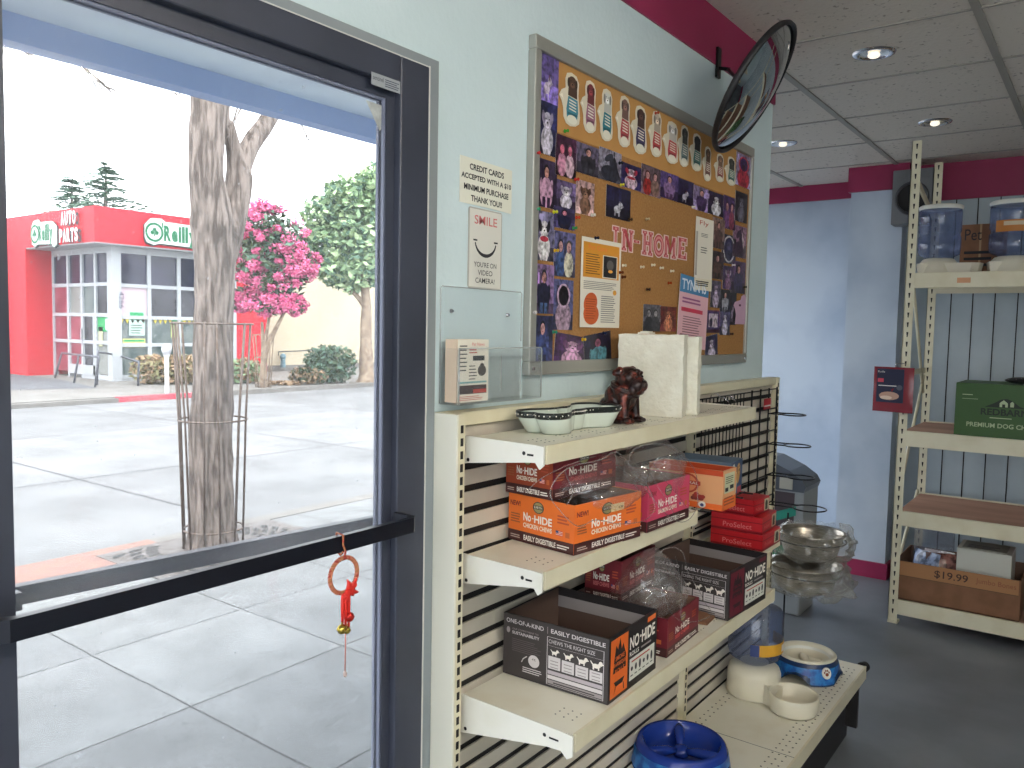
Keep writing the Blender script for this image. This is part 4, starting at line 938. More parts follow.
# black NO-HIDE trays on the lower shelf
def blacktray(x, y, z, rot, w, d, h, accent, lab):
    b = MB(xf(x, y, z, rot)); tray(b, w, d, h, Mblk, Min3)
    Fi = FR((w-.0052, 0, 0), (0, -1, 0), (0, 0, 1)); b.rect(Fi, .004, .86*h, d-.004, h-.0005, Mblk, .0002); b.rect(Fi, .004, .66*h, d-.004, .86*h, C((150, 144, 144)), .0002)
    grey = mat('carton_charcoal', (58, 52, 52), .5); lg = C((206, 200, 200)); g2 = C((150, 142, 142))
    F = FL(d); L = d
    b.rect(F, 0, 0, L, h, grey, .0004)
    b.text(F, 'ONE-OF-A-KIND', .03*L, .86*h, .40*L, .93*h, lg, .0008, .01); b.rect(F, .435*L, .84*h, .44*L, .95*h, g2, .0008); b.text(F, 'EASILY DIGESTIBLE', .47*L, .86*h, .97*L, .93*h, lg, .0008, .02)
    b.text(F, 'OUR COMMITMENT TO', .09*L, .76*h, .35*L, .79*h, g2, .0008); b.text(F, 'SUSTAINABILITY', .09*L, .69*h, .36*L, .74*h, lg, .0008, .02); b.disc(F, .05*L, .74*h, .018*L, .05*h, g2, .0008)
    b.lines(F, .09*L, .42*h, .38*L, .64*h, 7, C((96, 88, 88)), .0008, .3)
    b.disc(F, .31*L, .33*h, .055*L, .10*h, lg, .0009); b.text(F, '4%', .29*L, .34*h, .33*L, .38*h, grey, .0012); b.tube([F.p(.19*L, .27*h, .0008), F.p(.205*L, .33*h, .0008), F.p(.24*L, .38*h, .0008)], .0012, lg, 5)
    b.lines(F, .20*L, .12*h, .40*L, .22*h, 3, lg, .0008, .4)
    for x0, y0, x1, y1 in ((.435, .04, .44, .80), (.955, .04, .96, .80), (.435, .795, .96, .80), (.435, .04, .96, .045), (.435, .66, .96, .663)): b.rect(F, x0*L, y0*h, x1*L, y1*h, lg, .0008)
    b.text(F, 'CHEWS THE RIGHT SIZE', .45*L, .70*h, .88*L, .76*h, lg, .0008, .0)
    for i in range(4):
        x0 = (.45+.128*i)*L; s = .75+.12*i; b.rect(F, x0, .30*h, x0+.115*L, .50*h-.012*h*i, lg, .0008)
        for k in range(3): b.rect(F, x0+.02*L, (.32+.05*k)*h, x0+.095*L, (.335+.05*k)*h, g2, .001)
        cx = x0+.057*L; cy = .52*h-.012*h*i; u = .05*L*s; v = .10*h*s
        b.disc(F, cx, cy+v*.55, u*.62, v*.32, CW, .0010); b.disc(F, cx+u*.75, cy+v*1.0, u*.32, v*.32, CW, .0011); b.rect(F, cx+u*.3, cy+v*.5, cx+u*.7, cy+v*.95, CW, .0010); b.rect(F, cx+u*.9, cy+v*.85, cx+u*1.25, cy+v*1.0, CW, .0011)
        b.rect(F, cx-u*.55, cy, cx-u*.3, cy+v*.6, CW, .0010); b.rect(F, cx+u*.3, cy, cx+u*.52, cy+v*.6, CW, .0010); b.poly(F, [(cx-u*.6, cy+v*.6), (cx-u*1.0, cy+v*1.1), (cx-u*.85, cy+v*1.15), (cx-u*.45, cy+v*.75)], CW, .0010)
    for k in range(3): b.rect(F, .445*L, (.06+.075*k)*h, .95*L, (.12+.075*k)*h, (g2, lg, C((180, 170, 176)))[k], .0008)
    b.lines(F, .50*L, .075*h, .90*L, .115*h, 1, grey, .001, .5)
    F = FF(d); L = w
    b.rect(F, 0, 0, L, h, Mblk, .0004); b.rect(F, .03*L, .05*h, .37*L, .95*h, accent, .0006)
    b.poly(F, [(.08*L,.42*h),(.33*L,.42*h),(.33*L,.62*h),(.27*L,.82*h),(.24*L,.74*h),(.21*L,.93*h),(.17*L,.76*h),(.13*L,.84*h),(.10*L,.64*h)], Mblk, .0008)
    for k, s in enumerate(('SMOKE', 'BARBEQUE', 'ROLLS')): b.text(F, s, (.12, .09, .12)[k]*L, (.60-.10*k)*h, (.30, .33, .30)[k]*L, (.67-.10*k)*h, accent, .001, .02)
    b.poly(F, [(.10*L,.28*h),(.31*L,.28*h),(.27*L,.20*h),(.14*L,.20*h)], Mblk, .0008)
    for xx in (.13, .28): b.poly(F, [(xx*L,.20*h),(xx*L+.015*L,.20*h),(xx*L+.03*L*(1 if xx > .2 else -1),.08*h),(xx*L+.02*L*(1 if xx > .2 else -1)-.01*L,.08*h)], Mblk, .0008)
    b.text(F, 'NO', .41*L, .62*h, .60*L, .82*h, CW, .0008, .03); b.disc(F, .635*L, .74*h, .015*L, .022*h, CW, .0008); b.text(F, 'HIDE', .66*L, .62*h, .95*L, .82*h, CW, .0008, .03)
    b.text(F, 'ROLLS', .41*L, .51*h, .60*L, .58*h, CW, .0008, .02); b.lines(F, .65*L, .53*h, .92*L, .58*h, 1, g2, .0008, .6); b.rect(F, .78*L, .88*h, .96*L, .96*h, accent, .0008)
    b.rect(F, .41*L, .12*h, .95*L, .47*h, C((214, 214, 204)), .0008); b.lines(F, .45*L, .40*h, .90*L, .44*h, 1, C((176, 60, 50)), .001, .6)
    for k in range(6):
        cx = (.46+.085*k)*L; b.disc(F, cx, .30*h, .022*L, (.035+.02*(k % 3))*h, C((50, 50, 50)), .001); b.rect(F, cx-.025*L, .18*h, cx+.025*L, .20*h, C((90, 90, 90)), .001)
    tag(b.build('display_carton'), lab, 'carton')
blacktray(1.408, -.050, SH3+.001, .03, .228, .262, .137, mat('carton_orange3', (220, 104, 36), .5), 'open black NO-HIDE carton with an orange panel, on the lower shelf nearest the door')
blacktray(2.050, -.075, SH3+.001, -.05, .25, .245, .132, mat('carton_wine', (104, 26, 44), .5), 'open black NO-HIDE carton with wine red panel, right end of lower shelf')
b = MB().box((2.34, -.125, SH3+.001), (2.375, -.07, SH3+.09), Mcard)
# beef chews cartons
b = MB(xf(1.70, -.065, SH3+.001, .05)); w, d, h = .20, .235, .092
tray(b, w, d, h, Mmar, Min2); nohide(b, FL(d), d, h, Mmar, Mbrn, 'BEEF CHEWS', C((210, 80, 80))); nohide(b, FF(d), w, h, Mmar, Mbrn, 'BEEF CHEWS', C((210, 80, 80)), False)
tag(b.build('display_carton'), 'maroon NO-HIDE BEEF CHEWS carton between the two black ones, under a clear bag', 'carton')
b = MB(xf(1.73, -.062, SH3+.0935, .05)); w, d, h = .20, .10, .105
tray(b, w, d, h, Mmar, Min2); nohide(b, FL(d), d, h, Mmar, Mbrn, 'BEEF CHEWS', C((200, 110, 110))); nohide(b, FF(d), w, h, Mmar, Mbrn, 'BEEF CHEWS', C((200, 110, 110)))
tag(b.build('display_carton'), 'dark maroon carton stacked at the back of the lower shelf, below the middle shelf lip', 'carton')
b = MB(xf(1.955, -.12, SH3+.001, .1)).box((0, 0, 0), (.10, -.17, .006), Mcard); b.box((.01, -.02, .006), (.09, -.15, .009), Mcard)
tag(b.build('flattened_cardboard'), 'flattened piece of brown cardboard lying before the wine red panelled carton', 'cardboard')

# ------------------------------------------------------------ clear plastic bags
def bag(c, r, seed, lab, R=None, zmin=None, neck=None, fold_streaks=()):
    bm = bmesh.new(); bmesh.ops.create_icosphere(bm, subdivisions=5, radius=1)
    for v in bm.verts:
        p = v.co.copy(); q = p*1.7+Vector((seed, seed*.7, 0))
        k = 1+.20*noise.noise(q)-.10*abs(noise.noise(q*1.6))-.07*abs(noise.noise(q*3.2))
        v.co = Vector((p.x*r[0], p.y*r[1], p.z*r[2]))*k
        if neck and p.z > .3:
            s = (p.z-.3)/.7; v.co.x = v.co.x*(1-.6*s)+neck[0]*s; v.co.y = v.co.y*(1-.6*s)+neck[1]*s; v.co.z += neck[2]*s
        if R: v.co = R @ v.co
        v.co += Vector(c)
        if zmin is not None and v.co.z < zmin: v.co.z = zmin + .0015*noise.noise(q*6)+.0015
    b = MB(); idx = {v: i for i, v in enumerate(bm.verts)}
    b.add([v.co.copy() for v in bm.verts], [[idx[v] for v in f.verts] for f in bm.faces], Mbag, True); bm.free()
    t = thing('plastic_bag', c, lab, 'plastic bag'); b.build('bag_film', t)
    for y, pts, r in fold_streaks:
        P = [hit(p_[0], p_[1], 'y', y) for p_ in pts]; out = []
        n = len(P); cl = pts[0] == pts[-1]
        if cl: P = P[:-1]; n -= 1
        for i in range(n if cl else n-1):
            g = lambda k: P[k % n] if cl else P[min(max(k, 0), n-1)]
            p0, p1, p2, p3 = g(i-1), g(i), g(i+1), g(i+2)
            for k in range(6):
                u = k/6; out.append(.5*((2*p1)+(-p0+p2)*u+(2*p0-5*p1+4*p2-p3)*u*u+(-p0+3*p1-3*p2+p3)*u**3)+Vector((0, .006*noise.noise(Vector((i+u, seed, 0))), 0)))
        if not cl: out.append(P[-1])
        MB().tube(out, r*.7, Mfold_streak, 5, closed=cl).build('fold_streak', t)
    return t
bag((1.59, -.185, SH2+.125), (.150, .10, .070), 1.3, 'crumpled clear plastic bag spilling out of the orange chicken chews carton', Matrix.Rotation(.15, 3, 'Z'), zmin=SH2+.07, neck=(.03, .02, .01),
    fold_streaks=((-.27, [(556, 505), (552, 485), (568, 468), (600, 460), (616, 452), (630, 466), (648, 488), (654, 506), (646, 520), (620, 524), (596, 520), (576, 526), (556, 505)], .0016), (-.25, [(528, 492), (545, 476), (566, 466), (596, 456)], .0012), (-.25, [(566, 470), (572, 490), (566, 505)], .0014), (-.26, [(616, 452), (622, 470), (640, 492)], .0013)))
bag((1.84, -.19, SH2+.110), (.095, .080, .095), 4.1, 'round bulging clear bag over the pink carton, in the middle of the middle shelf', None, zmin=SH2+.02,
    fold_streaks=((-.285, [(628, 462), (636, 448), (652, 444), (672, 447), (688, 460), (697, 480), (698, 500), (692, 516), (680, 522), (662, 510), (646, 490), (634, 474), (628, 462)], .0016), (-.28, [(644, 464), (660, 490), (674, 514)], .0012), (-.28, [(652, 462), (668, 484), (690, 512)], .0010), (-.28, [(660, 460), (672, 458), (684, 466)], .0010)))
bag((1.785, -.215, SH3+.130), (.10, .09, .075), 7.7, 'crumpled clear bag over the beef chews carton on the lower shelf', None, zmin=SH3+.05, neck=(.0, .0, .03),
    fold_streaks=((-.30, [(660, 556), (670, 548), (682, 552), (690, 575), (704, 600), (712, 614), (690, 622), (672, 615), (662, 590), (660, 556)], .0014), (-.29, [(636, 575), (646, 562), (662, 552)], .0012), (-.30, [(676, 556), (682, 590), (680, 618)], .0012)))

# ------------------------------------------------------------ things on the top shelf
Mcer = mat('mint_ceramic', (206, 216, 206), .18)
def bone_r(t):
    best = 0
    for cx, cy, r in ((-.088, -.028, .040), (-.088, .028, .040), (.088, -.028, .040), (.088, .028, .040), (-.04, 0, .036), (0, 0, .034), (.04, 0, .036)):
        dx, dy = math.cos(t), math.sin(t); bq = dx*cx+dy*cy; cc = cx*cx+cy*cy-r*r; disc = bq*bq-cc
        if disc >= 0: best = max(best, bq+math.sqrt(disc))
    return best
cx, cy = 1.545, -.125
Mrimd = mat('black_rim', (28, 34, 34), .3, c2=(190, 196, 190), scale=260, lo=.66, hi=.7)
t = thing('bone_dish', (cx, cy, SH1), 'mint white bone shaped ceramic dish with dark rim on the top shelf', 'pet dish')
prof = [(.001, .002), (.78, .002), (.80, .0), (.84, .004), (.98, .034), (1.0, .046), (.97, .046), (.93, .034), (.78, .008), (.001, .007)]
b = MB(); b.lathe([(r, z) for r, z in prof], (cx, cy, SH1), Mcer, 128, rf=bone_r, sx=1.22, sy=.85); b.build('dish_body', t)
b = MB().lathe([(.975, .034), (1.010, .035), (1.018, .048), (.965, .048), (.96, .040)], (cx, cy, SH1), Mrimd, 128, rf=bone_r, sx=1.22, sy=.85)
for k in range(64):
    a = 2*math.pi*k/64; rr = bone_r(a)*1.016; b.ell((cx+rr*1.22*math.cos(a), cy+rr*.85*math.sin(a), SH1+.042), (.0016, .0016, .0016), CW, 6, 4)
b.build('dish_rim', t)

# bulldog figurine: joined volumes remeshed into one body
def rotz(v, a): return Vector((v[0]*math.cos(a)-v[1]*math.sin(a), v[0]*math.sin(a)+v[1]*math.cos(a), v[2]))
dog = MB(); DM = mat('bronze_bulldog', (40, 25, 24), .28, .25, c2=(128, 60, 48), scale=44, lo=.50, hi=.68, bump=.06, bscale=90)
def de(c, r, R=None): dog.ell(c, r, DM, 18, 12, R)
def dc(p, q, r0, r1): dog.cyl(p, q, r0, r1, DM, 14); de(p, (r0,)*3); de(q, (r1,)*3)
de((-.018, 0, .030), (.032, .036, .030)); de((-.004, 0, .050), (.030, .034, .036), Matrix.Rotation(-.5, 3, 'Y')); de((.010, 0, .062), (.027, .033, .030))
de((.016, 0, .047), (.018, .022, .022))
for s in (-1, 1):
    de((-.006, s*.032, .024), (.028, .015, .022)); de((.012, s*.036, .007), (.018, .010, .007)); 
    dc((.020, s*.022, .055), (.026, s*.023, .012), .012, .009); de((.033, s*.023, .007), (.013, .011, .0075)); 
    for k in (-1, 0, 1): de((.042, s*.023+k*.006, .006), (.006, .0035, .005)); de((.026, s*.036+k*.0055, .005), (.006, .003, .004))
    de((.046, s*.011, .082), (.013, .013, .014)); de((.040, s*.016, .074), (.010, .009, .014))
    de((.012, s*.029, .112), (.010, .006, .011), Matrix.Rotation(s*.5, 3, 'X')); de((.006, s*.033, .108), (.008, .006, .007))
    de((.036, s*.013, .108), (.010, .010, .005), Matrix.Rotation(s*.3, 3, 'X')); de((.030, s*.020, .098), (.012, .010, .012))
de((.018, 0, .096), (.029, .031, .026)); de((.046, 0, .092), (.010, .014, .010)); de((.044, 0, .068), (.010, .016, .007)); de((.038, 0, .112), (.008, .012, .006))
for z, r in ((.078, .031), (.072, .032), (.066, .030)):
    dog.tube([(.012+r*math.cos(a)*.95, r*math.sin(a), z-.010*math.cos(a)) for a in [2*math.pi*k/24 for k in range(24)]], (.0030), DM, 6, closed=True)
dog.tube([(-.046, 0, .012), (-.052, .004, .014), (-.054, .008, .018)], [.006, .005, .003], DM, 8)
dcx, dcy, dsc, da = 1.745, -.140, 1.12, -1.62
dog.v = [rotz(v*dsc, da)+Vector((dcx, dcy, SH1+.0005)) for v in dog.v]
t = thing('bulldog_figurine', (dcx, dcy, SH1), 'small dark bronze sitting bulldog figurine on the top shelf in front of the foam block', 'figurine')
o = dog.build('dog_body', t)
rmd = o.modifiers.new('remesh', 'REMESH'); rmd.mode = 'VOXEL'; rmd.voxel_size = .0014; rmd.use_smooth_shade = True
sm = o.modifiers.new('smooth', 'SMOOTH'); sm.factor = .5; sm.iterations = 2
for s in (-1, 1):
    b = MB(); p = rotz(Vector((.0455, s*.0115, .101))*dsc, da)+Vector((dcx, dcy, SH1)); b.ell(p, (.0034,)*3, C((14, 10, 10), .1), 10, 8); b.build('eye', t)
p = rotz(Vector((.0565, 0, .0935))*dsc, da)+Vector((dcx, dcy, SH1)); MB().ell(p, (.005, .004, .0035), C((16, 12, 12), .2), 12, 8).build('nose', t)

# styrofoam blocks
Mfoam = mat('styrofoam', (226, 224, 210), .85, c2=(218, 214, 198), scale=22, bump=.25, bscale=90)
def foam(ox, oy, rot, x0, y0, x1, y1, z1, lab, seed):
    b = MB(xf(ox, oy, 0, rot)); nx, ny, nz = 8, 10, 14
    def pt(i, j, k):
        x = x0+(x1-x0)*i/nx; y = y0+(y1-y0)*j/ny; z = SH1+.001+(z1-SH1)*k/nz; v = Vector((x, y, z))
        e = (i in (0, nx))+(j in (0, ny))+(k == nz)
        a = .0018 if e > 1 else .0005
        return v+Vector((noise.noise(v*60+Vector((seed, 0, 0))), noise.noise(v*60+Vector((0, seed, 0))), noise.noise(v*60+Vector((0, 0, seed))) if k else 0))*a*1.6
    def face(g):
        for a in g:
            b.add([pt(*q) for q in a], [(0, 1, 2, 3)], Mfoam)
    face([((i,j,nz),(i+1,j,nz),(i+1,j+1,nz),(i,j+1,nz)) for i in range(nx) for j in range(ny)])
    face([((i,j,0),(i,j+1,0),(i+1,j+1,0),(i+1,j,0)) for i in range(nx) for j in range(ny)])
    face([((i,0,k),(i+1,0,k),(i+1,0,k+1),(i,0,k+1)) for i in range(nx) for k in range(nz)])
    face([((i,ny,k),(i,ny,k+1),(i+1,ny,k+1),(i+1,ny,k)) for i in range(nx) for k in range(nz)])
    face([((0,j,k),(0,j,k+1),(0,j+1,k+1),(0,j+1,k)) for j in range(ny) for k in range(nz)])
    face([((nx,j,k),(nx,j+1,k),(nx,j+1,k+1),(nx,j,k+1)) for j in range(ny) for k in range(nz)])
    tag(b.build('foam_block'), lab, 'foam block')
foam(1.890, -.050, .30, 0, -.170, .078, 0, 1.519, 'larger white styrofoam block standing on the top shelf right behind the bulldog', 2)
foam(1.985, -.050, .26, 0, -.170, .052, -.02, 1.515, 'thinner white styrofoam block standing at the right of the larger one', 5)
b = MB(xf(1.910, -.095, 1.5215, .2)).box((0, 0, 0), (.06, -.03, .004), Mfoam); b.box((.01, -.004, .004), (.05, -.026, .007), Mfoam)
tag(b.build('foam_offcut'), 'thin white foam offcut lying on top of the larger foam block', 'foam offcut')

# ------------------------------------------------------------ bowls on the base deck
DK = .2735
Mblue = mat('blue_plastic', (24, 52, 140), .18); Mblue2 = mat('blue_band', (40, 120, 190), .35, c2=(20, 70, 150), scale=40)
t = thing('slow_feeder_bowl', (2.14, -.155, DK), 'shiny blue slow feeder dog bowl with moulded ridges, nearest on the base deck', 'pet bowl')
c = Vector((2.14, -.155, DK)); seg = 72
def footed(c, R0, R1, H, arch, m, mband, parent, ri, depth, mi=None):
    b = MB(); n = seg; rows = []
    for i, (rr, zz) in enumerate(((R1, 0), (R1*1.0-(R1-R0)*.35, H*.45), (R0*1.02, H*.92), (R0*.97, H), (R0*.90, H*.985))):
        row = []
        for k in range(n):
            a = 2*math.pi*k/n; z = zz
            if i == 0: z = max(0, math.cos(4*a))**.7*arch if math.cos(4*a) > 0 else 0
            row.append(c+Vector((rr*math.cos(a), rr*math.sin(a), z)))
        rows.append(row)
    inner = [(R0*.90, H*.985), (R0*.84, H*.80), (R0*.78, H-depth*.8), (R0*.62, H-depth), (.001, H-depth)]
    vs = [v for r in rows for v in r]; fs = [(i*n+k, i*n+(k+1) % n, (i+1)*n+(k+1) % n, (i+1)*n+k) for i in range(len(rows)-1) for k in range(n)]
    b.add(vs, fs, m, True); b.lathe(inner, c, mi or m, n); b.build('bowl_body', parent)
    b = MB()
    rb = lambda f: R1-(R1-R0)*.82*f+.0012
    vs = []
    for f in (.12, .72):
        for k in range(n):
            a = 2*math.pi*k/n; lo = (max(0, math.cos(4*a))**.7*arch if math.cos(4*a) > 0 else 0)
            z = lo+.006 if f < .5 else H*.74
            g = z/H; vs.append(c+Vector((rb(g)*math.cos(a), rb(g)*math.sin(a), z)))
    b.add(vs, [(k, (k+1) % n, n+(k+1) % n, n+k) for k in range(n)], mband, True); b.build('colour_band', parent)
footed(c, .125, .142, .075, .022, Mblue, Mblue2, t, 0, .05)
b = MB()
for k in range(3):
    a = 2*math.pi*k/3+.5; d = Vector((math.cos(a), math.sin(a), 0))
    b.tube([c+d*.02+Vector((0, 0, .045)), c+d*.055+Vector((0, 0, .052)), c+d*.09+Vector((0, 0, .055)), c+d*.112+Vector((0, 0, .062))], [.010, .014, .016, .010], Mblue, 12)
b.ell(c+Vector((0, 0, .040)), (.026, .026, .018), Mblue, 20, 10); b.build('ridges', t)
F = FR(c+Vector((-.108, -.088, .024)), (.63, -.78, 0), (.1, .1, 1)); b = MB(); b.box(F.p(-.01, 0, .0), F.p(.02, .025, .002), C((206, 130, 90)))
b = MB().plate(F, [(-.02, 0), (.03, .004), (.026, .03), (-.015, .026)], C((206, 140, 100)), .002, .003); b.disc(F, 0, .016, .008, .008, C((90, 150, 190)), .0035); b.disc(F, .015, .018, .007, .006, C((236, 220, 200)), .0035); b.build('label', t)

t = thing('water_feeder', (2.70, -.21, DK), 'cream gravity water feeder with upside down blue jug on the base deck', 'water dispenser')
cc = Vector((2.745, -.15, DK)); Mcrm = mat('cream_plastic', (222, 216, 196), .3)
b = MB().lathe([(.001, .002), (.088, .0), (.092, .006), (.090, .078), (.084, .095), (.066, .108), (.050, .112), (.001, .112)], cc, Mcrm, 56)
b.build('base', t)
cb = Vector((2.690, -.305, DK))
b = MB().lathe([(.001, .004), (.070, .004), (.074, .0), (.078, .008), (.082, .058), (.079, .062), (.075, .058), (.070, .020), (.060, .014), (.001, .014)], cb, Mcrm, 56); b.build('drinking_bowl', t)
b = MB().hexa([cc+Vector((-.065, -.05, .004)), cb+Vector((-.045, .05, .004)), cb+Vector((.055, .05, .004)), cc+Vector((.06, -.05, .004)),
               cc+Vector((-.06, -.05, .070)), cb+Vector((-.04, .052, .050)), cb+Vector((.05, .052, .050)), cc+Vector((.055, -.05, .070))], Mcrm); b.build('spout_bridge', t)
b = MB().lathe([(.040, .105), (.055, .118), (.085, .135), (.093, .16), (.091, .20), (.094, .205), (.094, .235), (.091, .24), (.093, .285), (.085, .30), (.001, .302)], cc, Mjug, 56); b.build('jug', t)
b = MB(); lab = C((214, 160, 50)); vs = []; n = 20
for z in (.162, .202):
    for k in range(n+1):
        a = math.radians(-170+150*k/n); vs.append(cc+Vector((.0945*math.cos(a), .0945*math.sin(a), z)))
b.add(vs, [(k, k+1, n+2+k, n+1+k) for k in range(n)], lab)
vs = [v+Vector((0, 0, 0)) for v in vs]
vs2 = []
for z in (.170, .194):
    for k in range(9): a = math.radians(-95+50*k/8); vs2.append(cc+Vector((.0952*math.cos(a), .0952*math.sin(a), z)))
b.add(vs2, [(k, k+1, 10+k, 9+k) for k in range(8)], C((226, 222, 214)))
vs3 = []
for z in (.162, .202):
    for k in range(4): a = math.radians(-170+18*k/3); vs3.append(cc+Vector((.0953*math.cos(a), .0953*math.sin(a), z)))
b.add(vs3, [(k, k+1, 5+k, 4+k) for k in range(3)], C((50, 66, 120)))
F = FR(cc+Vector((.0955*math.cos(math.radians(-72)), .0955*math.sin(math.radians(-72)), .172)), (-math.sin(math.radians(-72)), math.cos(math.radians(-72)), 0), (0, 0, 1)); b.text(F, 'Water', -.025, .004, .025, .016, C((60, 50, 90)), .0012)
b.build('label', t)

t = thing('footed_bowl', (3.03, -.245, DK), 'white dog bowl in a blue arched stand with a round paw badge', 'pet bowl')
c = Vector((3.03, -.245, DK)); footed(c, .100, .128, .078, .034, mat('navy_edge', (26, 50, 90), .35), Mblue2, t, 0, .05, Mwhite)
MB().lathe([(.102, .070), (.106, .076), (.100, .082), (.090, .080), (.084, .060), (.07, .036), (.001, .034)], c, Mcrm, 60).build('bowl_insert', t)
b = MB().tube([c+Vector((-.05, -.02, .045)), c+Vector((-.01, 0, .058)), c+Vector((.04, .03, .045))], [.010, .014, .010], Mcrm, 12).tube([c+Vector((.02, -.05, .045)), c+Vector((0, 0, .055))], [.01, .012], Mcrm, 12); b.build('ridges', t)
a = math.radians(-128); F = FR(c+Vector((.117*math.cos(a), .117*math.sin(a), .045)), (-math.sin(a), math.cos(a), 0), (math.cos(a)*-.3, math.sin(a)*-.3, 1))
b = MB(); b.plate(F, [(.018*math.cos(2*math.pi*k/24), .020*math.sin(2*math.pi*k/24)) for k in range(24)], CW, .0, .004)
pw = C((140, 70, 40)); b.disc(F, 0, -.004, .007, .006, pw, .0048)
for k in range(4): b.disc(F, (-.009, -.0035, .0035, .009)[k], (.003, .009, .009, .003)[k], .003, .004, pw, .0048)
b.build('paw_badge', t)

# ------------------------------------------------------------ wrapped steel bowls hanging at the end of the shelving
Mst = mat('brushed_steel', (176, 168, 158), .28, .95, c2=(150, 144, 134), scale=30, stretch=(1, 1, 8))
def steel(c, r, h, lab):
    b = MB().lathe([(.001, .002), (r*.60, .0), (r*.80, h*.18), (r*.95, h*.75), (r*.98, h), (r*1.06, h*1.02), (r*1.04, h*.97), (r*.93, h*.72), (r*.78, h*.22), (r*.58, .006), (.001, .006)], c, Mst, 56)
    tag(b.build('steel_bowl'), lab, 'steel bowl')
C1 = Vector((3.30, -.165, .635)); C2 = Vector((3.29, -.15, .500))
t = thing('bowl_rack', (3.24, -.10, 0), 'dark wire stand behind the end of the shelving that carries the wrapped steel bowls', 'wire stand')
b = MB()
for c, r in ((C1+Vector((0, 0, .075)), .125), (C2+Vector((0, 0, .080)), .135)):
    b.tube(arc(c, r+.008, 0, 2*math.pi, 40, (1, 0, 0), (0, 1, 0))[:-1], .003, Mblackwire, 6, closed=True); b.build('ring', t); b = MB()
for dx, dy in ((.10, .115), (-.02, .15)): b.cyl((3.30+dx, -.155+dy, 0), (3.30+dx, -.155+dy, .78), .004, m=Mblackwire, seg=8)
b.build('post', t)
steel(C1, .125, .105, 'upper stainless steel bowl in clear wrap at the end of the shelving')
steel(C2, .135, .110, 'lower and wider stainless steel bowl in clear wrap at the end of the shelving')
Mwrap = film('bowl_wrap', .24, .07, col=(225, 222, 212), rough=.15)
def wrap(c, r, h, seed, lab):
    b = MB(); n = 90; rows = 12; vs = []
    for i in range(rows+1):
        f = i/rows
        for k in range(n):
            a = 2*math.pi*k/n
            rr = r*(1.05+.16*math.sin(f*math.pi)); z = h*(1.12-1.15*f)
            if f < .15: rr = r*(.9+f)
            q = Vector((math.cos(a)*2.4, math.sin(a)*2.4, f*3+seed))
            side = .5+.5*math.cos(a+1.1)
            rr *= 1+(.14+.30*side)*(abs(noise.noise(q*1.6))-.15)+.07*noise.noise(q*4)
            if f > .85: rr *= 1-.45*(f-.85)/.15
            z += .035*noise.noise(q*1.3)*(.4+side)
            vs.append(c+Vector((rr*math.cos(a), rr*math.sin(a), z)))
    b.add(vs, [(i*n+k, (i+1)*n+k, (i+1)*n+(k+1) % n, i*n+(k+1) % n) for i in range(rows) for k in range(n)], Mwrap, True)
    tag(b.build('plastic_wrap'), lab, 'plastic wrap')
wrap(C1, .125, .105, 2.2, 'crinkled clear plastic round the upper steel bowl'); wrap(C2, .138, .110, 5.9, 'crinkled clear plastic round the lower steel bowl')

# grey lidded freezer in the niche
t = thing('chest_freezer', (4.57, .45, 0), 'grey chest freezer with sloping dark lid past the end of the wall', 'freezer')
x0, x1, y0, y1 = 4.40, 4.66, .19, .75
b = MB().box((x0, y0, .0), (x1, y1, .69), mat('freezer_side', (150, 154, 156), .4)); F = FR((x0, y1, 0), (0, -1, 0), (0, 0, 1)); L = y1-y0
b.rect(F, .02, .20, L-.05, .67, mat('freezer_front', (74, 62, 66), .4), .001); b.build('cabinet', t, bevel=.01)
b = MB(); pf = [(L, .68), (L+.01, .71), (L-.01, .745), (L-.08, .79), (L-.2, .84), (0, .87), (0, .68)]
b.plate(F, [(a, z) for a, z in pf], mat('freezer_lid', (80, 84, 92), .3), -(x1-x0), .012); b.build('lid', t)
MB().plate(F, [(.40, .50), (.52, .55), (.52, .60), (.40, .55)], C((40, 140, 120)), .001, .002).build('sticker', t); MB().plate(F, [(.38, .30), (.54, .34), (.54, .40), (.38, .36)], C((40, 130, 90)), .001, .002).build('sticker', t)
b = MB().box((x0-.016, y0+.06, .69), (x0-.0125, y0+.13, .75), C((176, 172, 160))); b.build('price_label', t)

# ------------------------------------------------------------ steel rack on the right
RX0, RX1, RY0, RY1, RZ = 4.643, 5.28, -.205, -1.95, 2.53
t = thing('steel_rack', ((RX0+RX1)/2, (RY0+RY1)/2, 0), 'tall cream boltless steel rack with brown shelf boards against the panelled wall', 'rack')
def post(x, y, s):
    b = MB().box((x-.003, y-.045*s if s > 0 else y+.045, 0), (x, y, RZ), Mcream).box((x-.003, y-.003, 0), (x+.04, y, RZ), Mcream)
    z = .05
    while z < RZ-.03:
        ya, yb = sorted((y-.028, y-.018)) if s > 0 else sorted((y+.018, y+.028))
        b.hexa([(x-.004, ya+.003, z), (x-.0028, ya+.003, z), (x-.0028, yb-.003, z), (x-.004, yb-.003, z), (x-.004, ya, z+.026), (x-.0028, ya, z+.026), (x-.0028, yb, z+.026), (x-.004, yb, z+.026)], Mslot); z += .0508
    b.box((x-.012, y-.05 if s > 0 else y, 0), (x+.045, y if s > 0 else y+.05, .012), Mcream)
    b.build('post', t)
post(RX0, RY0, 1); post(RX0, RY1, -1); post(RX1, RY0, 1); post(RX1, RY1, -1)
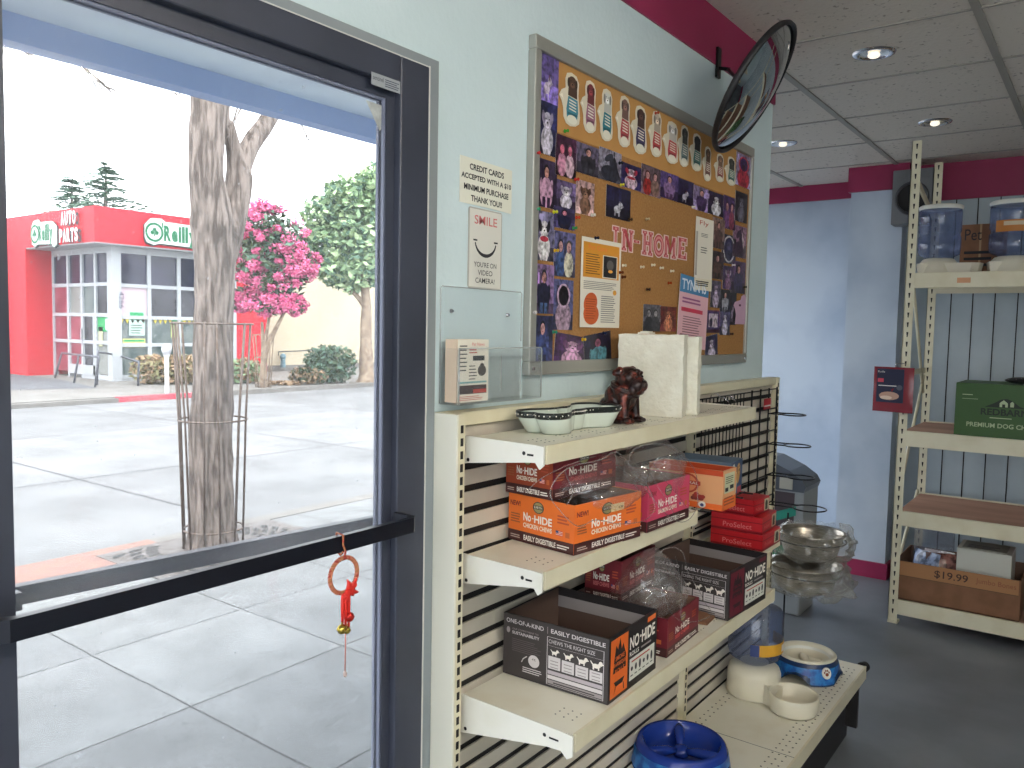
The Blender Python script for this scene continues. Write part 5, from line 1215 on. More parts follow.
for zt, hb in ((1.855, .078), (1.033, .082), (.606, .078), (.130, .080)):
    MB().box((RX0-.006, RY1+.04, zt-hb), (RX0+.012, RY0-.045, zt), Mcream).box((RX0+.012, RY1+.04, zt-hb), (RX0+.03, RY0-.045, zt-hb+.003), Mcream).build('beam', t, bevel=.002)
    MB().box((RX1-.012, RY1+.04, zt-hb), (RX1+.006, RY0-.045, zt), Mcream).build('beam', t)
    MB().box((RX0+.012, RY1+.03, zt-.022), (RX1-.012, RY0-.02, zt-.006), Mwood).build('shelf_board', t)
for z0, z1 in ((.2, .62), (.62, 1.30), (1.42, 1.80)):
    MB().tube([(RX0+.02, RY0-.008, z0), (RX1-.02, RY0-.008, z1)] if z0 != 1.42 else [(RX0+.02, RY0-.008, 2.0), (RX1-.02, RY0-.008, 1.2)], .009, Mcream, 8).build('brace', t)
MB().box((RX0, RY0-.012, 1.315), (RX1, RY0-.004, 1.345), Mcream).build('brace', t)
MB().hexa([(RX0, RY0-.012, 2.36), (RX1, RY0-.012, 2.20), (RX1, RY0-.004, 2.20), (RX0, RY0-.004, 2.36), (RX0, RY0-.012, 2.40), (RX1, RY0-.012, 2.24), (RX1, RY0-.004, 2.24), (RX0, RY0-.004, 2.40)], Mcream).build('brace', t)
MB().box((RX0-.008, -.505, 1.80), (RX0-.006, -.445, 1.826), C((206, 150, 110))).build('price_sticker', t)

# wall speaker
t = thing('wall_speaker', (5.36, -.10, 2.19), 'grey square wall speaker or fan with a dark round mouth, high behind the rack corner', 'speaker')
MB().box((5.30, -.20, 2.19), (5.42, .02, 2.51), mat('speaker_grey', (110, 112, 116), .4)).build('housing', t, bevel=.006)
F = FR((5.298, .02, 2.19), (0, -1, 0), (0, 0, 1)); b = MB(); n = 36
b.tube([F.p(.11+.085*math.cos(a), .15+.09*math.sin(a), .002) for a in [2*math.pi*k/n for k in range(n)]], .009, mat('speaker_ring', (66, 68, 72), .4), 8, closed=True); b.build('ring', t)
b = MB().disc(F, .11, .15, .085, .09, Mslot, .001, 32); b.build('cone', t)
b = MB()
for k in range(6): b.box(F.p(.03+k*.03, .262, 0), F.p(.045+k*.03, .30, .004), mat('speaker_grey', (110, 112, 116)))
b.build('grille', t)

# water dispensers on the rack's top shelf
def dispenser(x, y, sc, lab, label):
    z = 1.850; t = thing('pet_dispenser', (x, y, z), lab, 'pet dispenser')
    c = Vector((x, y, z))
    pts = [(-.16, -.075), (-.19, -.05), (-.20, 0), (-.19, .05), (-.16, .075), (.08, .085), (.10, 0), (.08, -.085)]
    b = MB(); ax = Vector((-.35, .94, 0)).normalized() 
    Fz = FR(c+Vector((0, 0, .0)), (0, 1, 0), (-1, 0, 0)); P = [(px*sc, py*sc) for px, py in pts]
    b.plate(Fz, P, Mcrm, 0, .012)
    n = len(P)
    for k in range(n):
        p0, p1 = P[k], P[(k+1) % n]
        a0, a1 = Fz.p(p0[0], p0[1], .01), Fz.p(p1[0], p1[1], .01); o0, o1 = Fz.p(p0[0]*1.05, p0[1]*1.08, .060), Fz.p(p1[0]*1.05, p1[1]*1.08, .060); i0, i1 = Fz.p(p0[0]*.96, p0[1]*.92, .060), Fz.p(p1[0]*.96, p1[1]*.92, .060); j0, j1 = Fz.p(p0[0]*.9, p0[1]*.85, .014), Fz.p(p1[0]*.9, p1[1]*.85, .014)
        b.add([a0, a1, o1, o0], [(0, 1, 2, 3)], Mcrm).add([o0, o1, i1, i0], [(0, 1, 2, 3)], Mcrm).add([i0, i1, j1, j0], [(0, 1, 2, 3)], Mcrm)
    b.build('base', t)
    jc = c+Vector((.0, .0, 0))
    b = MB().lathe([(.10*sc, .012), (.095*sc, .06), (.075*sc, .085), (.06*sc, .09)], jc, Mcrm, 40); b.build('collar', t)
    b = MB().lathe([(.055*sc, .088), (.098*sc, .11), (.102*sc, .14), (.102*sc, .20), (.096*sc, .208), (.096*sc, .222), (.102*sc, .23), (.102*sc, .33), (.098*sc, .348)], jc, Mjug, 48); b.build('jug', t)
    b = MB().lathe([(.104*sc, .342), (.106*sc, .360), (.098*sc, .366), (.03, .368), (.001, .368)], jc, Mwhite, 48); b.build('lid', t)
    if label:
        b = MB(); n = 14; vs = []
        for zz in (.205, .262):
            for k in range(n+1): a = math.radians(140+90*k/n); vs.append(jc+Vector((.1045*sc*math.cos(a), .1045*sc*math.sin(a), zz)))
        b.add(vs, [(k+1, k, n+1+k, n+2+k) for k in range(n)], C((190, 120, 50))); vs = []
        for zz in (.235, .255):
            for k in range(9): a = math.radians(160+60*k/8); vs.append(jc+Vector((.1055*sc*math.cos(a), .1055*sc*math.sin(a), zz)))
        b.add(vs, [(k+1, k, 9+k, 10+k) for k in range(8)], C((206, 190, 160))); b.build('label', t)
dispenser(4.83, -.325, 1.0, 'blue tinted pet water dispenser with white lid, left one on top of the rack', False)
dispenser(4.83, -.665, 1.12, 'blue tinted pet dispenser with an orange label, right one on top of the rack', True)
b = MB(xf(5.03, -.395, 1.85, 0)).box((0, 0, 0), (.20, -.20, .285), Mcard); F = FR((-.0005, 0, 0), (0, -1, 0), (0, 0, 1))
b.text(F, 'Pet', .02, .20, .10, .26, Mink, .0005); b.lines(F, .02, .06, .17, .16, 3, Mink, .0005); b.rect(F, .09, 0, .10, .285, C((176, 140, 100)), .0004)
tag(b.build('cardboard_box'), 'brown cardboard box standing between the two dispensers on the rack', 'box')

# hanging packet
t = thing('treat_packet', (4.58, -.19, 1.12), 'red and navy treat packet in clear wrap hooked on the front post of the rack', 'packet')
b = MB(); nx, nz = 10, 12; F = FR((4.60, -.085, 1.13), (-.12, -1, 0), (0, 0, 1)); w, h = .20, .235
for s, dd in ((1, .012), (-1, -.006)):
    vs = [F.p(w*i/nx, h*k/nz, dd*(math.sin(math.pi*i/nx)*math.sin(math.pi*k/nz))**.5+.002*noise.noise(Vector((i*.7, k*.7, s)))) for k in range(nz+1) for i in range(nx+1)]
    fs = [(k*(nx+1)+i, k*(nx+1)+i+1, (k+1)*(nx+1)+i+1, (k+1)*(nx+1)+i) for k in range(nz) for i in range(nx)]
    b.add(vs, fs if s > 0 else [tuple(reversed(f)) for f in fs], mat('packet_red', (136, 50, 58), .2), True)
b.build('pouch', t)
b = MB(); b.rect(F, .02, .05, .155, .225, C((30, 32, 60)), .0125); b.rect(F, .025, .155, .055, .175, C((206, 70, 90)), .0135); b.text(F, 'Rolls', .025, .205, .06, .215, CW, .0135); b.lines(F, .03, .135, .12, .145, 1, CW, .0135)
b.disc(F, .085, .085, .05, .022, C((190, 150, 130)), .0135); b.disc(F, .07, .075, .03, .01, C((226, 200, 180)), .014); b.disc(F, .135, .13, .015, .014, C((80, 84, 96)), .0135); b.build('front_label', t)
b = MB().tube([(4.592, -.19, 1.365), (4.59, -.19, 1.385), (4.635, -.225, 1.385), (4.65, -.225, 1.36)], .0025, Mchrome, 6); b.build('hook', t)

# green carton
b = MB(xf(4.668, -.464, 1.028, 0)); w, d, h = .34, .40, .268; Mgr = mat('carton_green', (52, 88, 36), .5)
b.box((0, 0, 0), (w, -d, h), Mgr); b.box((0, -.001, h), (w, -d*.49, h+.002), Mgr); b.box((0, -d*.51, h), (w, -d+.001, h+.002), Mgr); F = FR((0, 0, 0), (0, -1, 0), (0, 0, 1)); k = C((20, 34, 18)); wg = C((176, 190, 150))
b.text(F, 'REDBARN', .115, .115, .32, .148, k, .0008, .03); b.poly(F, [(.13,.155),(.17,.175),(.20,.195),(.225,.20),(.25,.19),(.28,.165),(.31,.155)], k, .0006)
b.poly(F, [(.195,.158),(.195,.178),(.212,.193),(.23,.178),(.23,.158)], wg, .0010); b.rect(F, .206, .158, .219, .172, k, .0012); b.poly(F, [(.24,.160),(.24,.18),(.248,.188),(.256,.18),(.256,.160)], wg, .0010)
b.lines(F, .155, .100, .28, .108, 1, wg, .0008, .5); b.text(F, 'PREMIUM DOG CHEWS', .055, .052, .375, .075, wg, .0008, .02); b.rect(F, .03, .190, .10, .192, wg, .0008); b.rect(F, .30, .205, .37, .207, wg, .0008); b.lines(F, .03, .21, .085, .218, 1, wg, .0008)
tag(b.build('carton'), 'green REDBARN PREMIUM DOG CHEWS carton on the second shelf of the rack', 'carton')
t = thing('eyeglass_case', (4.72, -.75, 1.298), 'small dark patterned object lying on top of the green carton', 'case')
b = MB().ell((4.74, -.745, 1.318), (.05, .075, .018), mat('dark_pattern', (30, 32, 34), .4, c2=(110, 110, 110), scale=60, lo=.6, hi=.66), 24, 12); b.build('body', t)
b = MB().tube([(4.74-.05*math.cos(a), -.745-.075*math.sin(a), 1.318) for a in [2*math.pi*k/32 for k in range(32)]], .003, Mslot, 6, closed=True); b.build('seam', t)

# cardboard tray with price writing and its contents
b = MB(xf(4.672, -.222, .127, 0)); w, d, h = .40, .575, .205
tray(b, w, d, h, Mcard, Mcardin); F = FR((0, 0, 0), (0, -1, 0), (0, 0, 1))
b.rect(F, 0, h-.075, d*.985, h, mat('cardboard_flap', (170, 122, 82), .8), .003); b.rect(F, 0, h-.078, d*.985, h-.075, C((90, 62, 44)), .003)
b.text(F, '$19.99', .19, h-.062, .345, h-.018, C((60, 36, 30)), .0036, .01); b.text(F, 'Jumbo Bones', .38, h-.055, .555, h-.022, C((140, 80, 56)), .0036)
b.box((.03, -.002, h), (.035, -.001, h+.002), Mcard)
tag(b.build('cardboard_tray'), 'long open brown cardboard tray with handwritten $19.99, on the bottom of the rack', 'box')
b = MB(xf(4.75, -.50, .132, .0)).box((0, 0, 0), (.22, -.245, .30), mat('white_carton', (206, 206, 196), .6)); b.box((.02, -.02, .30), (.20, -.22, .304), C((150, 150, 140))); b.lines(FR((0, -.02, .3045), (0, -1, 0), (1, 0, 0)), .02, .04, .18, .12, 3, C((70, 66, 60)), .0005)
tag(b.build('carton'), 'plain white carton standing inside the brown cardboard tray', 'carton')
R = random.Random(3)
for i, (x, y, z, c, lab) in enumerate(((4.74, -.33, .135, (90, 100, 120), 'wrapped grey blue packet leaning at the left inside the cardboard tray'), (4.79, -.40, .135, (176, 170, 176), 'pale wrapped packet in the middle of the cardboard tray'), (4.74, -.44, .135, (90, 60, 56), 'brown and white wrapped packet beside the white carton'))):
    b = MB(xf(x, y, z, -.5+.4*i)); nx = 8; w, h = .15, .25
    Fp = FR((0, w/2, 0), (0, -1, 0), (.25, 0, 1))
    for s, dd in ((1, .022), (-1, -.022)):
        vs = [Fp.p(w*a/nx, h*k/nx, dd*(math.sin(math.pi*a/nx)*math.sin(math.pi*k/nx))**.5*(1+.5*noise.noise(Vector((a, k, i*3+s))))) for k in range(nx+1) for a in range(nx+1)]
        fs = [(k*(nx+1)+a, k*(nx+1)+a+1, (k+1)*(nx+1)+a+1, (k+1)*(nx+1)+a) for k in range(nx) for a in range(nx)]
        b.add(vs, fs if s > 0 else [tuple(reversed(f)) for f in fs], mat('packet_film_%d' % i, c, .2, c2=shade(c, 1.6), scale=28, lo=.45, hi=.55))
    tag(b.build('wrapped_packet'), lab, 'packet')
b = MB(xf(4.86, -.26, .40, .0)).box((0, 0, 0), (.004, -.16, .13), Mcardin)
b = MB(xf(4.90, -.27, .132, .0)).box((0, 0, 0), (.06, -.19, .38), film('clear_pack', .3, .12, col=(160, 170, 190))); tag(b.build('clear_pack'), 'tall clear plastic pack at the back left of the cardboard tray', 'package')

# ------------------------------------------------------------ the aisle behind the camera, seen in the mirror
t = thing('gondola_shelving', (2.7, -2.6, 0), 'cream double shelving of the second aisle behind the camera, seen in the convex mirror', 'shelving')
b = MB().box((1.6, -2.62, 0), (3.9, -2.58, 1.4), Mcream2); b.build('back_panel', t)
for z in (.25, .62, .98, 1.33):
    for s in (1, -1): MB().box((1.6, -2.6+s*.02, z-.03), (3.9, -2.6+s*(.40 if z < .3 else .32), z), Mcream).build('shelf', t)
R = random.Random(5); pal = [((186, 120, 50), 'amber'), ((120, 60, 40), 'brown'), ((60, 100, 60), 'green'), ((200, 190, 160), 'cream'), ((150, 50, 40), 'red'), ((70, 80, 130), 'blue')]
for zi, z in enumerate((.25, .62, .98, 1.33)):
    x = 1.68
    for k in range(7):
        c, nm = pal[R.randrange(6)]; w = R.uniform(.16, .26); h = R.uniform(.14, .26); m = C(c)
        b = MB(xf(x, -2.33 if z > .3 else -2.25, z+.001, 0)); b.box((0, 0, 0), (w, -.2, h), m); b.rect(FR((w, 0, 0), (-1, 0, 0), (0, 0, 1)), .02, h*.3, w-.02, h*.7, C((220, 214, 200)), .0008)
        tag(b.build('carton'), '%s carton, place %s on the %s shelf of the aisle behind the camera' % (nm, ('one','two','three','four','five','six','seven')[k], ('lowest','second','third','top')[zi]), 'carton', 'cartons in the second aisle')
        x += w+R.uniform(.02, .08)
# ------------------------------------------------------------ outside: ground
def slab_mat(name, c1, c2, joint, size, mort, off=(0, 0), rough=.85, nsc=3, var=True, jc=None):
    m = bpy.data.materials.new(name); m.use_nodes = True; N = m.node_tree.nodes; L = m.node_tree.links; pb = N['Principled BSDF']
    g = N.new('ShaderNodeNewGeometry'); mp = N.new('ShaderNodeMapping'); mp.inputs['Location'].default_value = (-off[0], -off[1], 0)
    L.new(g.outputs['Position'], mp.inputs[0])
    br = N.new('ShaderNodeTexBrick'); br.offset = 0; br.inputs['Scale'].default_value = 1; br.inputs['Brick Width'].default_value = size; br.inputs['Row Height'].default_value = size
    br.inputs['Mortar Size'].default_value = mort; br.inputs['Mortar Smooth'].default_value = .2
    br.inputs['Color1'].default_value = lin(c1); br.inputs['Color2'].default_value = lin(c2); br.inputs['Mortar'].default_value = lin(joint)
    nd = N.new('ShaderNodeTexNoise'); nd.inputs['Scale'].default_value = 1.2; nd.inputs['Detail'].default_value = 6
    vm = N.new('ShaderNodeVectorMath'); vm.operation = 'MULTIPLY_ADD'; vm.inputs[1].default_value = (.03, .03, 0); L.new(g.outputs['Position'], nd.inputs['Vector'])
    L.new(nd.outputs['Color'], vm.inputs[0]); L.new(mp.outputs[0], vm.inputs[2]); L.new(vm.outputs[0], br.inputs['Vector'])
    n = N.new('ShaderNodeTexNoise'); n.inputs['Scale'].default_value = nsc; n.inputs['Detail'].default_value = 8; n.inputs['Roughness'].default_value = .65
    L.new(g.outputs['Position'], n.inputs['Vector'])
    r = N.new('ShaderNodeMapRange'); r.inputs[1].default_value = .3; r.inputs[2].default_value = .7; r.inputs[3].default_value = .70; r.inputs[4].default_value = 1.22; L.new(n.outputs[0], r.inputs[0])
    n2 = N.new('ShaderNodeTexNoise'); n2.inputs['Scale'].default_value = 60; n2.inputs['Detail'].default_value = 3; L.new(g.outputs['Position'], n2.inputs['Vector'])
    r2 = N.new('ShaderNodeMapRange'); r2.inputs[1].default_value = .35; r2.inputs[2].default_value = .65; r2.inputs[3].default_value = .85; r2.inputs[4].default_value = 1.12; L.new(n2.outputs[0], r2.inputs[0])
    mm = N.new('ShaderNodeMath'); mm.operation = 'MULTIPLY'; L.new(r.outputs[0], mm.inputs[0]); L.new(r2.outputs[0], mm.inputs[1])
    sc = N.new('ShaderNodeVectorMath'); sc.operation = 'SCALE'; L.new(br.outputs['Color'], sc.inputs[0]); L.new(mm.outputs[0], sc.inputs['Scale'])
    L.new(sc.outputs[0], pb.inputs['Base Color']); pb.inputs['Roughness'].default_value = rough
    return m
Mside = slab_mat('sidewalk_concrete', (110, 112, 113), (124, 126, 126), (62, 62, 62), .8, .006, (.2, .2))
Mstreet = slab_mat('street_concrete', (108, 109, 110), (119, 120, 121), (70, 70, 72), 3.4, .022, (.6, .55), nsc=.9)
Mcurb = mat('curb_concrete', (118, 115, 111), .85, c2=(106, 103, 99), scale=5)
Mredc = mat('red_curb', (176, 66, 80), .7, c2=(160, 90, 96), scale=5)
CY = 4.28
struct('sidewalk', MB().box((-8, .121, -.25), (30, CY-.15, -.004), Mside))
struct('curb', MB().box((-8, CY-.15, -.25), (30, CY, .0), Mcurb).box((1.2, CY-.42, -.1), (3.0, CY-.02, .003), mat('brick_strip', (138, 104, 92), .85, c2=(124, 96, 88), scale=12)))
struct('street', MB().box((-40, CY, -.3), (60, 14.75, -.10), Mstreet))
struct('far_sidewalk', MB().box((-40, 14.9, -.3), (60, 19.6, 0), mat('far_concrete', (120, 118, 114), .85, c2=(108, 106, 102), scale=1.5)).box((-40, 19.6, -.3), (60, 60, -.002), mat('far_concrete', (150, 148, 146))))
b = MB().box((-40, 14.75, -.3), (8.3, 14.9, -.02), Mcurb).box((8.3, 14.75, -.3), (10.3, 14.92, .004), Mredc).box((10.3, 14.75, -.3), (60, 14.9, .004), Mcurb)
struct('far_curb', b)
F = FR((0, 0, 0), (1, 0, 0), (0, 1, 0)); P = [hit(*q, 'z', .003) for q in ((10, 388), (60, 383), (96, 388), (50, 381), (10, 376))]
P = [hit(*q, 'z', .003) for q in ((-30, 392), (14, 390), (98, 388), (62, 380), (14, 374), (-30, 374))]
struct('driveway', MB().poly(F, [(p.x, p.y) for p in P], mat('asphalt', (92, 94, 98), .9, c2=(82, 84, 88), scale=4), .004))

# ------------------------------------------------------------ street tree, its guard and grate
TX, TY = 3.19, 3.78
Mbark = mat('tree_bark', (138, 126, 118), .95, c2=(84, 74, 68), scale=34, stretch=(1, 1, .16), lo=.40, hi=.60, bump=1.0, bscale=40)
t = thing('street_tree', (TX, TY, 0), 'bare grey street tree with a forked trunk standing on the pavement outside the door', 'tree')
def limb(pts, rs, nm='trunk', seed=0, seg=28, sub=7, amp=.08, mm=None, parent=None):
    P = [Vector(p) for p in pts]; out = []; ro = []
    for i in range(len(P)-1):
        p0 = P[max(i-1, 0)]; p1 = P[i]; p2 = P[i+1]; p3 = P[min(i+2, len(P)-1)]
        for k in range(sub):
            s = k/sub; out.append(.5*((2*p1)+(-p0+p2)*s+(2*p0-5*p1+4*p2-p3)*s*s+(-p0+3*p1-3*p2+p3)*s**3)); ro.append(rs[i]*(1-s)+rs[i+1]*s)
    out.append(P[-1]); ro.append(rs[-1]); b = MB(); b.tube(out, ro, mm or Mbark, seg)
    nr = len(out)
    for i in range(nr):
        for k in range(seg):
            v = b.v[i*seg+k]; d = v-out[i]
            b.v[i*seg+k] = out[i]+d*(1+amp*2*noise.noise(Vector((math.cos(2*math.pi*k/seg)*2, math.sin(2*math.pi*k/seg)*2, out[i].z*2.2+seed)))+amp*.8*noise.noise(v*9))
    return b.build(nm, t if parent is None else parent)
T = lambda dx, z, dy=0: (TX+dx, TY+dy, z)
def H3(x, y, dy=0): 
    p = hit(x, y, 'y', TY+dy); return (p.x, p.y, p.z)
MP = .0069
limb([(TX-.0, TY, -.05), H3(212, 520), H3(211, 450), H3(212, 380), H3(214, 310), H3(215, 260), H3(213, 222), H3(206, 180), H3(206, 130), H3(208, 88), (TX-.10, TY, 4.2), (TX-.3, TY, 5.6), (TX-.5, TY, 6.6)],
     [27*MP, 22*MP, 20*MP, 18.5*MP, 18*MP, 19*MP, 20*MP, 16.5*MP, 16*MP, 16*MP, .10, .07, .04], 'trunk')
limb([H3(222, 262), H3(228, 232), H3(236, 202), H3(239, 178), H3(236, 158), H3(229, 128), H3(224, 96), (TX+.25, TY, 4.4), (TX+.5, TY, 5.6)], [12*MP, 15*MP, 13*MP, 12.5*MP, 9*MP, 6*MP, 5.5*MP, .03, .02], 'limb', 3)
limb([H3(238, 182), H3(244, 160), H3(255, 138), H3(270, 116), (TX+.9, TY, 3.7), (TX+1.6, TY, 5.0)], [10*MP, 9.5*MP, 9*MP, 8.5*MP, .05, .03], 'limb', 6)
def twig(pts, r0): 
    b = MB(); n = len(pts); b.tube(pts, [r0*(1-.8*i/(n-1)) for i in range(n)], Mbark, 6)
    R = random.Random(int(pts[0][0]*100)); k = n-1
    for i in range(1, n):
        p = Vector(pts[i]); q = Vector(pts[i-1]); d = (p-q).normalized()
        for s in (1, -1):
            if R.random() < .75:
                a = d.orthogonal()*R.uniform(-.5, .5)+Vector((R.uniform(-.6, .6)*s, 0, R.uniform(-.5, .2))); e = p+(d+a).normalized()*R.uniform(.06, .16)
                b.tube([p, (p+e)/2+Vector((0, 0, .01)), e], [r0*.4, r0*.3, r0*.15], Mbark, 5)
    b.build('twig', t)
def twg(pix, y, top, r0): twig([top]+[tuple(hit(a, c, 'y', y)) for a, c in pix], r0)
twg([(70, 50), (80, 62), (86, 70), (94, 76), (104, 86)], 3.6, (1.4, 3.7, 4.0), .016)
twg([(0, 40), (12, 44), (22, 50), (30, 42)], 3.5, (.6, 3.6, 4.2), .014)
twg([(230, 132), (222, 92)], 3.75, (3.55, 3.85, 3.3), .008)
twg([(245, 100), (236, 118), (233, 128)], 3.7, (3.7, 3.8, 3.3), .010)
twg([(294, 112), (300, 122), (306, 134), (312, 146)], 3.9, (4.1, 3.95, 3.6), .012)
twg([(192, 90), (178, 94), (165, 94)], 3.6, (3.0, 3.75, 3.12), .008)
# small connections upward so that the hanging twigs belong to the crown
limb([T(-.1, 4.6), (2.2, 3.75, 4.9), (1.4, 3.7, 4.0), (.6, 3.6, 4.2)], [.05, .03, .018, .012], 'branch', 4, seg=10, amp=.03)
limb([T(.9, 3.9), (4.3, 3.9, 4.0), (4.1, 3.95, 3.6)], [.04, .022, .012], 'branch', 5, seg=8, amp=.03)

Mcage = mat('rusty_wire', (116, 104, 96), .6, .4, c2=(96, 80, 70), scale=20)
def guard(x, y, z1, rt, rm, rb, wr, n, label, m=Mcage):
    t = thing('tree_guard', (x, y, 0), label, 'tree guard'); 
    for zz, rr in ((z1, rt), (z1*.575, rm), (z1*.085, rb)):
        MB().tube(arc((x, y, zz), rr, 0, 2*math.pi, 40, (1, 0, 0), (0, 1, 0))[:-1], wr*.9, m, 6, closed=True).build('ring', t)
    for k in range(n):
        a = 2*math.pi*(k+.3)/n; ca, sa = math.cos(a), math.sin(a); tw = .12*(1 if k % 2 else -1)
        MB().tube([(x+rb*ca, y+rb*sa, 0), (x+rm*math.cos(a+tw*.5), y+rm*math.sin(a+tw*.5), z1*.575), (x+rt*math.cos(a+tw), y+rt*math.sin(a+tw), z1+.01)], wr, m, 6).build('rod', t)
guard(hit(213, 400, 'y', TY).x, TY, 1.52, .262, .222, .195, .0075, 12, 'round rusty wire tree guard standing round the bare street tree')
t = thing('tree_grate', (TX, TY, .0), 'cast iron grate with curved slots set in the pavement round the street tree', 'tree grate')
b = MB(); Mgr8 = mat('grate_iron', (110, 106, 104), .7, .3, c2=(90, 84, 80), scale=12); F = FR((TX, TY, 0), (1, 0, 0), (0, 1, 0)); s = .44
b.box((TX-.62, TY-.62, -.01), (TX+.72, TY+.35, .006), Mgr8)
for rr in (.34, .44, .54):
    for k in range(36):
        a0 = 2*math.pi*k/36; a1 = a0+.11; pts = [(rr*math.cos(a0), rr*math.sin(a0)), (rr*math.cos(a1), rr*math.sin(a1)), ((rr+.075)*math.cos(a1+.12), (rr+.075)*math.sin(a1+.12)), ((rr+.075)*math.cos(a0+.12), (rr+.075)*math.sin(a0+.12))]
        if all(-.6 < u < .7 and -.6 < v < .33 for u, v in pts): b.poly(F, pts, Mslot, .0072)
b.build('grate', t)

# ------------------------------------------------------------ the red corner store
SX, SY = 10.5, 19.1
Mredw = mat('store_red', (196, 22, 44), .6, c2=(190, 18, 40), scale=2); Mmull = mat('mullion_white', (172, 176, 180), .5)
t = thing('store_building', (13, 22, 0), 'red single storey corner auto parts store with tall gridded windows, across the street', 'building')
FT, FB = 4.25, 3.40
b = MB().box((9.78, 18.6, FB), (hit(266, 300, 'y', 18.6).x, 25.3, FT), Mredw); b.build('fascia', t)
sof = MB().box((9.8, 18.62, FB-.03), (14.6, 24, FB), Mmull); sof.build('soffit', t)
px = hit(31, 300, 'y', 22.3); X0 = px.x
b = MB().box((9.78, 22.3, 0), (SX+.4, 24.6, FB), Mredw); b.build('side_pier', t)
xr = hit(234, 375, 'y', SY).x; xe = hit(266, 375, 'y', SY).x
b = MB().box((xr, SY-.05, 0), (xe, 25.3, FT-.02), Mredw); b.build('end_wall', t)
b = MB().box((SX+2, SY+2.5, 0), (14.9, SY+2.6, FB), mat('store_inner', (120, 110, 108), .8)).box((SX+.1, SY+.1, -.01), (14.9, 24, .01), mat('store_floor', (120, 118, 116), .6)).box((SX+3.3, SY+.2, FB-.2), (14.9, 24, FB-.05), Mmull); b.build('interior', t)
zr = [.08, .78, 1.55, 2.32, 3.05]
zr = [0.04]+[hit(117, yy, 'y', SY).z for yy in (345+28, 345, 317, 285, 251)][1:]
zr[0] = .10
# window grids: mullions + panes
Mpn = [film('store_pane', .10, .25, col=(120, 130, 170), tint=(60, 64, 84)), mat('navy_pane', (22, 24, 50), .12, c2=(40, 40, 66), scale=1.5), mat('pink_panel', (196, 176, 184), .5), mat('dark_pane', (26, 26, 38), .12, c2=(52, 52, 62), scale=2), mat('green_pane', (70, 84, 84), .15, c2=(110, 118, 116), scale=3), mat('maroon_pane', (120, 40, 60), .3, c2=(150, 70, 86), scale=2.2), mat('grey_pane', (120, 124, 120), .3, c2=(140, 142, 138), scale=2)]
xs = [SX]+[hit(a, 300, 'y', SY).x for a in (148.3, 178, 207)]+[xr]
def W4(nm, pts4, m, parent, th=.02):
    (x0, y0, z0), (x1, y1, z1) = pts4; return MB().box((x0, y0, z0), (x1, y1, z1), m).build(nm, parent)
fr = MB()
for x in xs: fr.box((x-.05, SY-.06, 0), (x+.05, SY+.05, FB), Mmull)
fr.box((SX-.12, SY-.12, 0), (SX+.12, SY+.12, FB), Mmull)
for z in zr[:-1]: fr.box((SX, SY-.055, z-.045), (xr, SY+.045, z+.045), Mmull)
fr.box((SX, SY-.055, zr[-1]-.045), (xr, SY+.045, FB), Mmull)
fr.box((SX, SY-.04, 0), (xr, SY+.05, .12), Mmull); frame = fr.build('window_frame', t)
rows = [[4, 4, 4, 4], [4, 4, 4, 4], [2, 3, 3, 3], [1, 1, 1, 1]]
for r_ in range(4):
    for c_ in range(4):
        z0, z1 = zr[r_], (zr[r_+1] if r_ < 4 else FB)
        o = MB().box((xs[c_]+.05, SY-.01, z0+.04), (xs[c_+1]-.05, SY+.01, z1-.04), Mpn[rows[r_][c_]]).build('window_pane', t)
ys = [SY]+[hit(a, 300, 'x', SX).y for a in (97.3, 83.7, 70)]+[22.3]
fr = MB()
for y in ys: fr.box((SX-.06, y-.05, 0), (SX+.05, y+.05, FB), Mmull)
zl = [.10]+[hit(112, yy, 'x', SX).z for yy in (343, 315, 284, 250.5)]
for z in zl[1:-1]: fr.box((SX-.055, SY, z-.045), (SX+.045, 22.3, z+.045), Mmull)
fr.box((SX-.055, SY, zl[-1]-.045), (SX+.045, 22.3, FB), Mmull)
fr.box((SX-.05, ys[0], 0), (SX+.05, ys[2], .12), Mmull); fr.build('window_frame', t)
rows = [[6, 3, 5, 5], [6, 3, 5, 5], [3, 4, 6, 5], [1, 1, 1, 1]]
for r_ in range(4):
    for c_ in range(4):
        MB().box((SX-.01, ys[c_]+.05, zl[r_]+.04), (SX+.01, ys[c_+1]-.05, zl[r_+1]-.04), Mpn[rows[r_][c_]]).build('window_pane', t)
# doors and stickers
b = MB().box((SX-.07, ys[1]+.04, .1), (SX-.05, ys[1]+.12, zl[2]-.05), Mmull).box((SX-.07, ys[1]+.04, .1), (SX-.05, ys[3], .35), Mmull).box((SX-.09, ys[2]-.04, .9), (SX-.07, ys[2]+.02, 1.3), Mchrome); b.build('entrance_door', t)
def post4(F, w, h, c, nm='window_poster'):
    b = MB(); b.rect(F, 0, 0, w, h, C(c), .002); return b
Fs = FR((0, SY-.02, 0), (1, 0, 0), (0, 0, 1)); Fl = FR((SX-.02, 0, 0), (0, -1, 0), (0, 0, 1))
for x, z, w, h, c in ((xs[0]+.35, 1.15, .42, .62, (176, 200, 190)), (xs[0]+.18, .85, .6, .22, (190, 190, 120)), (xs[1]+.6, 1.1, .35, .5, (176, 190, 120)), (xs[2]+.7, 1.0, .35, .5, (120, 190, 176))):
    b = MB().rect(Fs, x, z, x+w, z+h, C(c), .01); b.rect(Fs, x+.03, z+h*.65, x+w-.03, z+h-.03, C((40, 150, 90)), .012); b.lines(Fs, x+.05, z+.05, x+w-.05, z+h*.5, 4, C((90, 110, 100)), .012); b.build('window_poster', t)
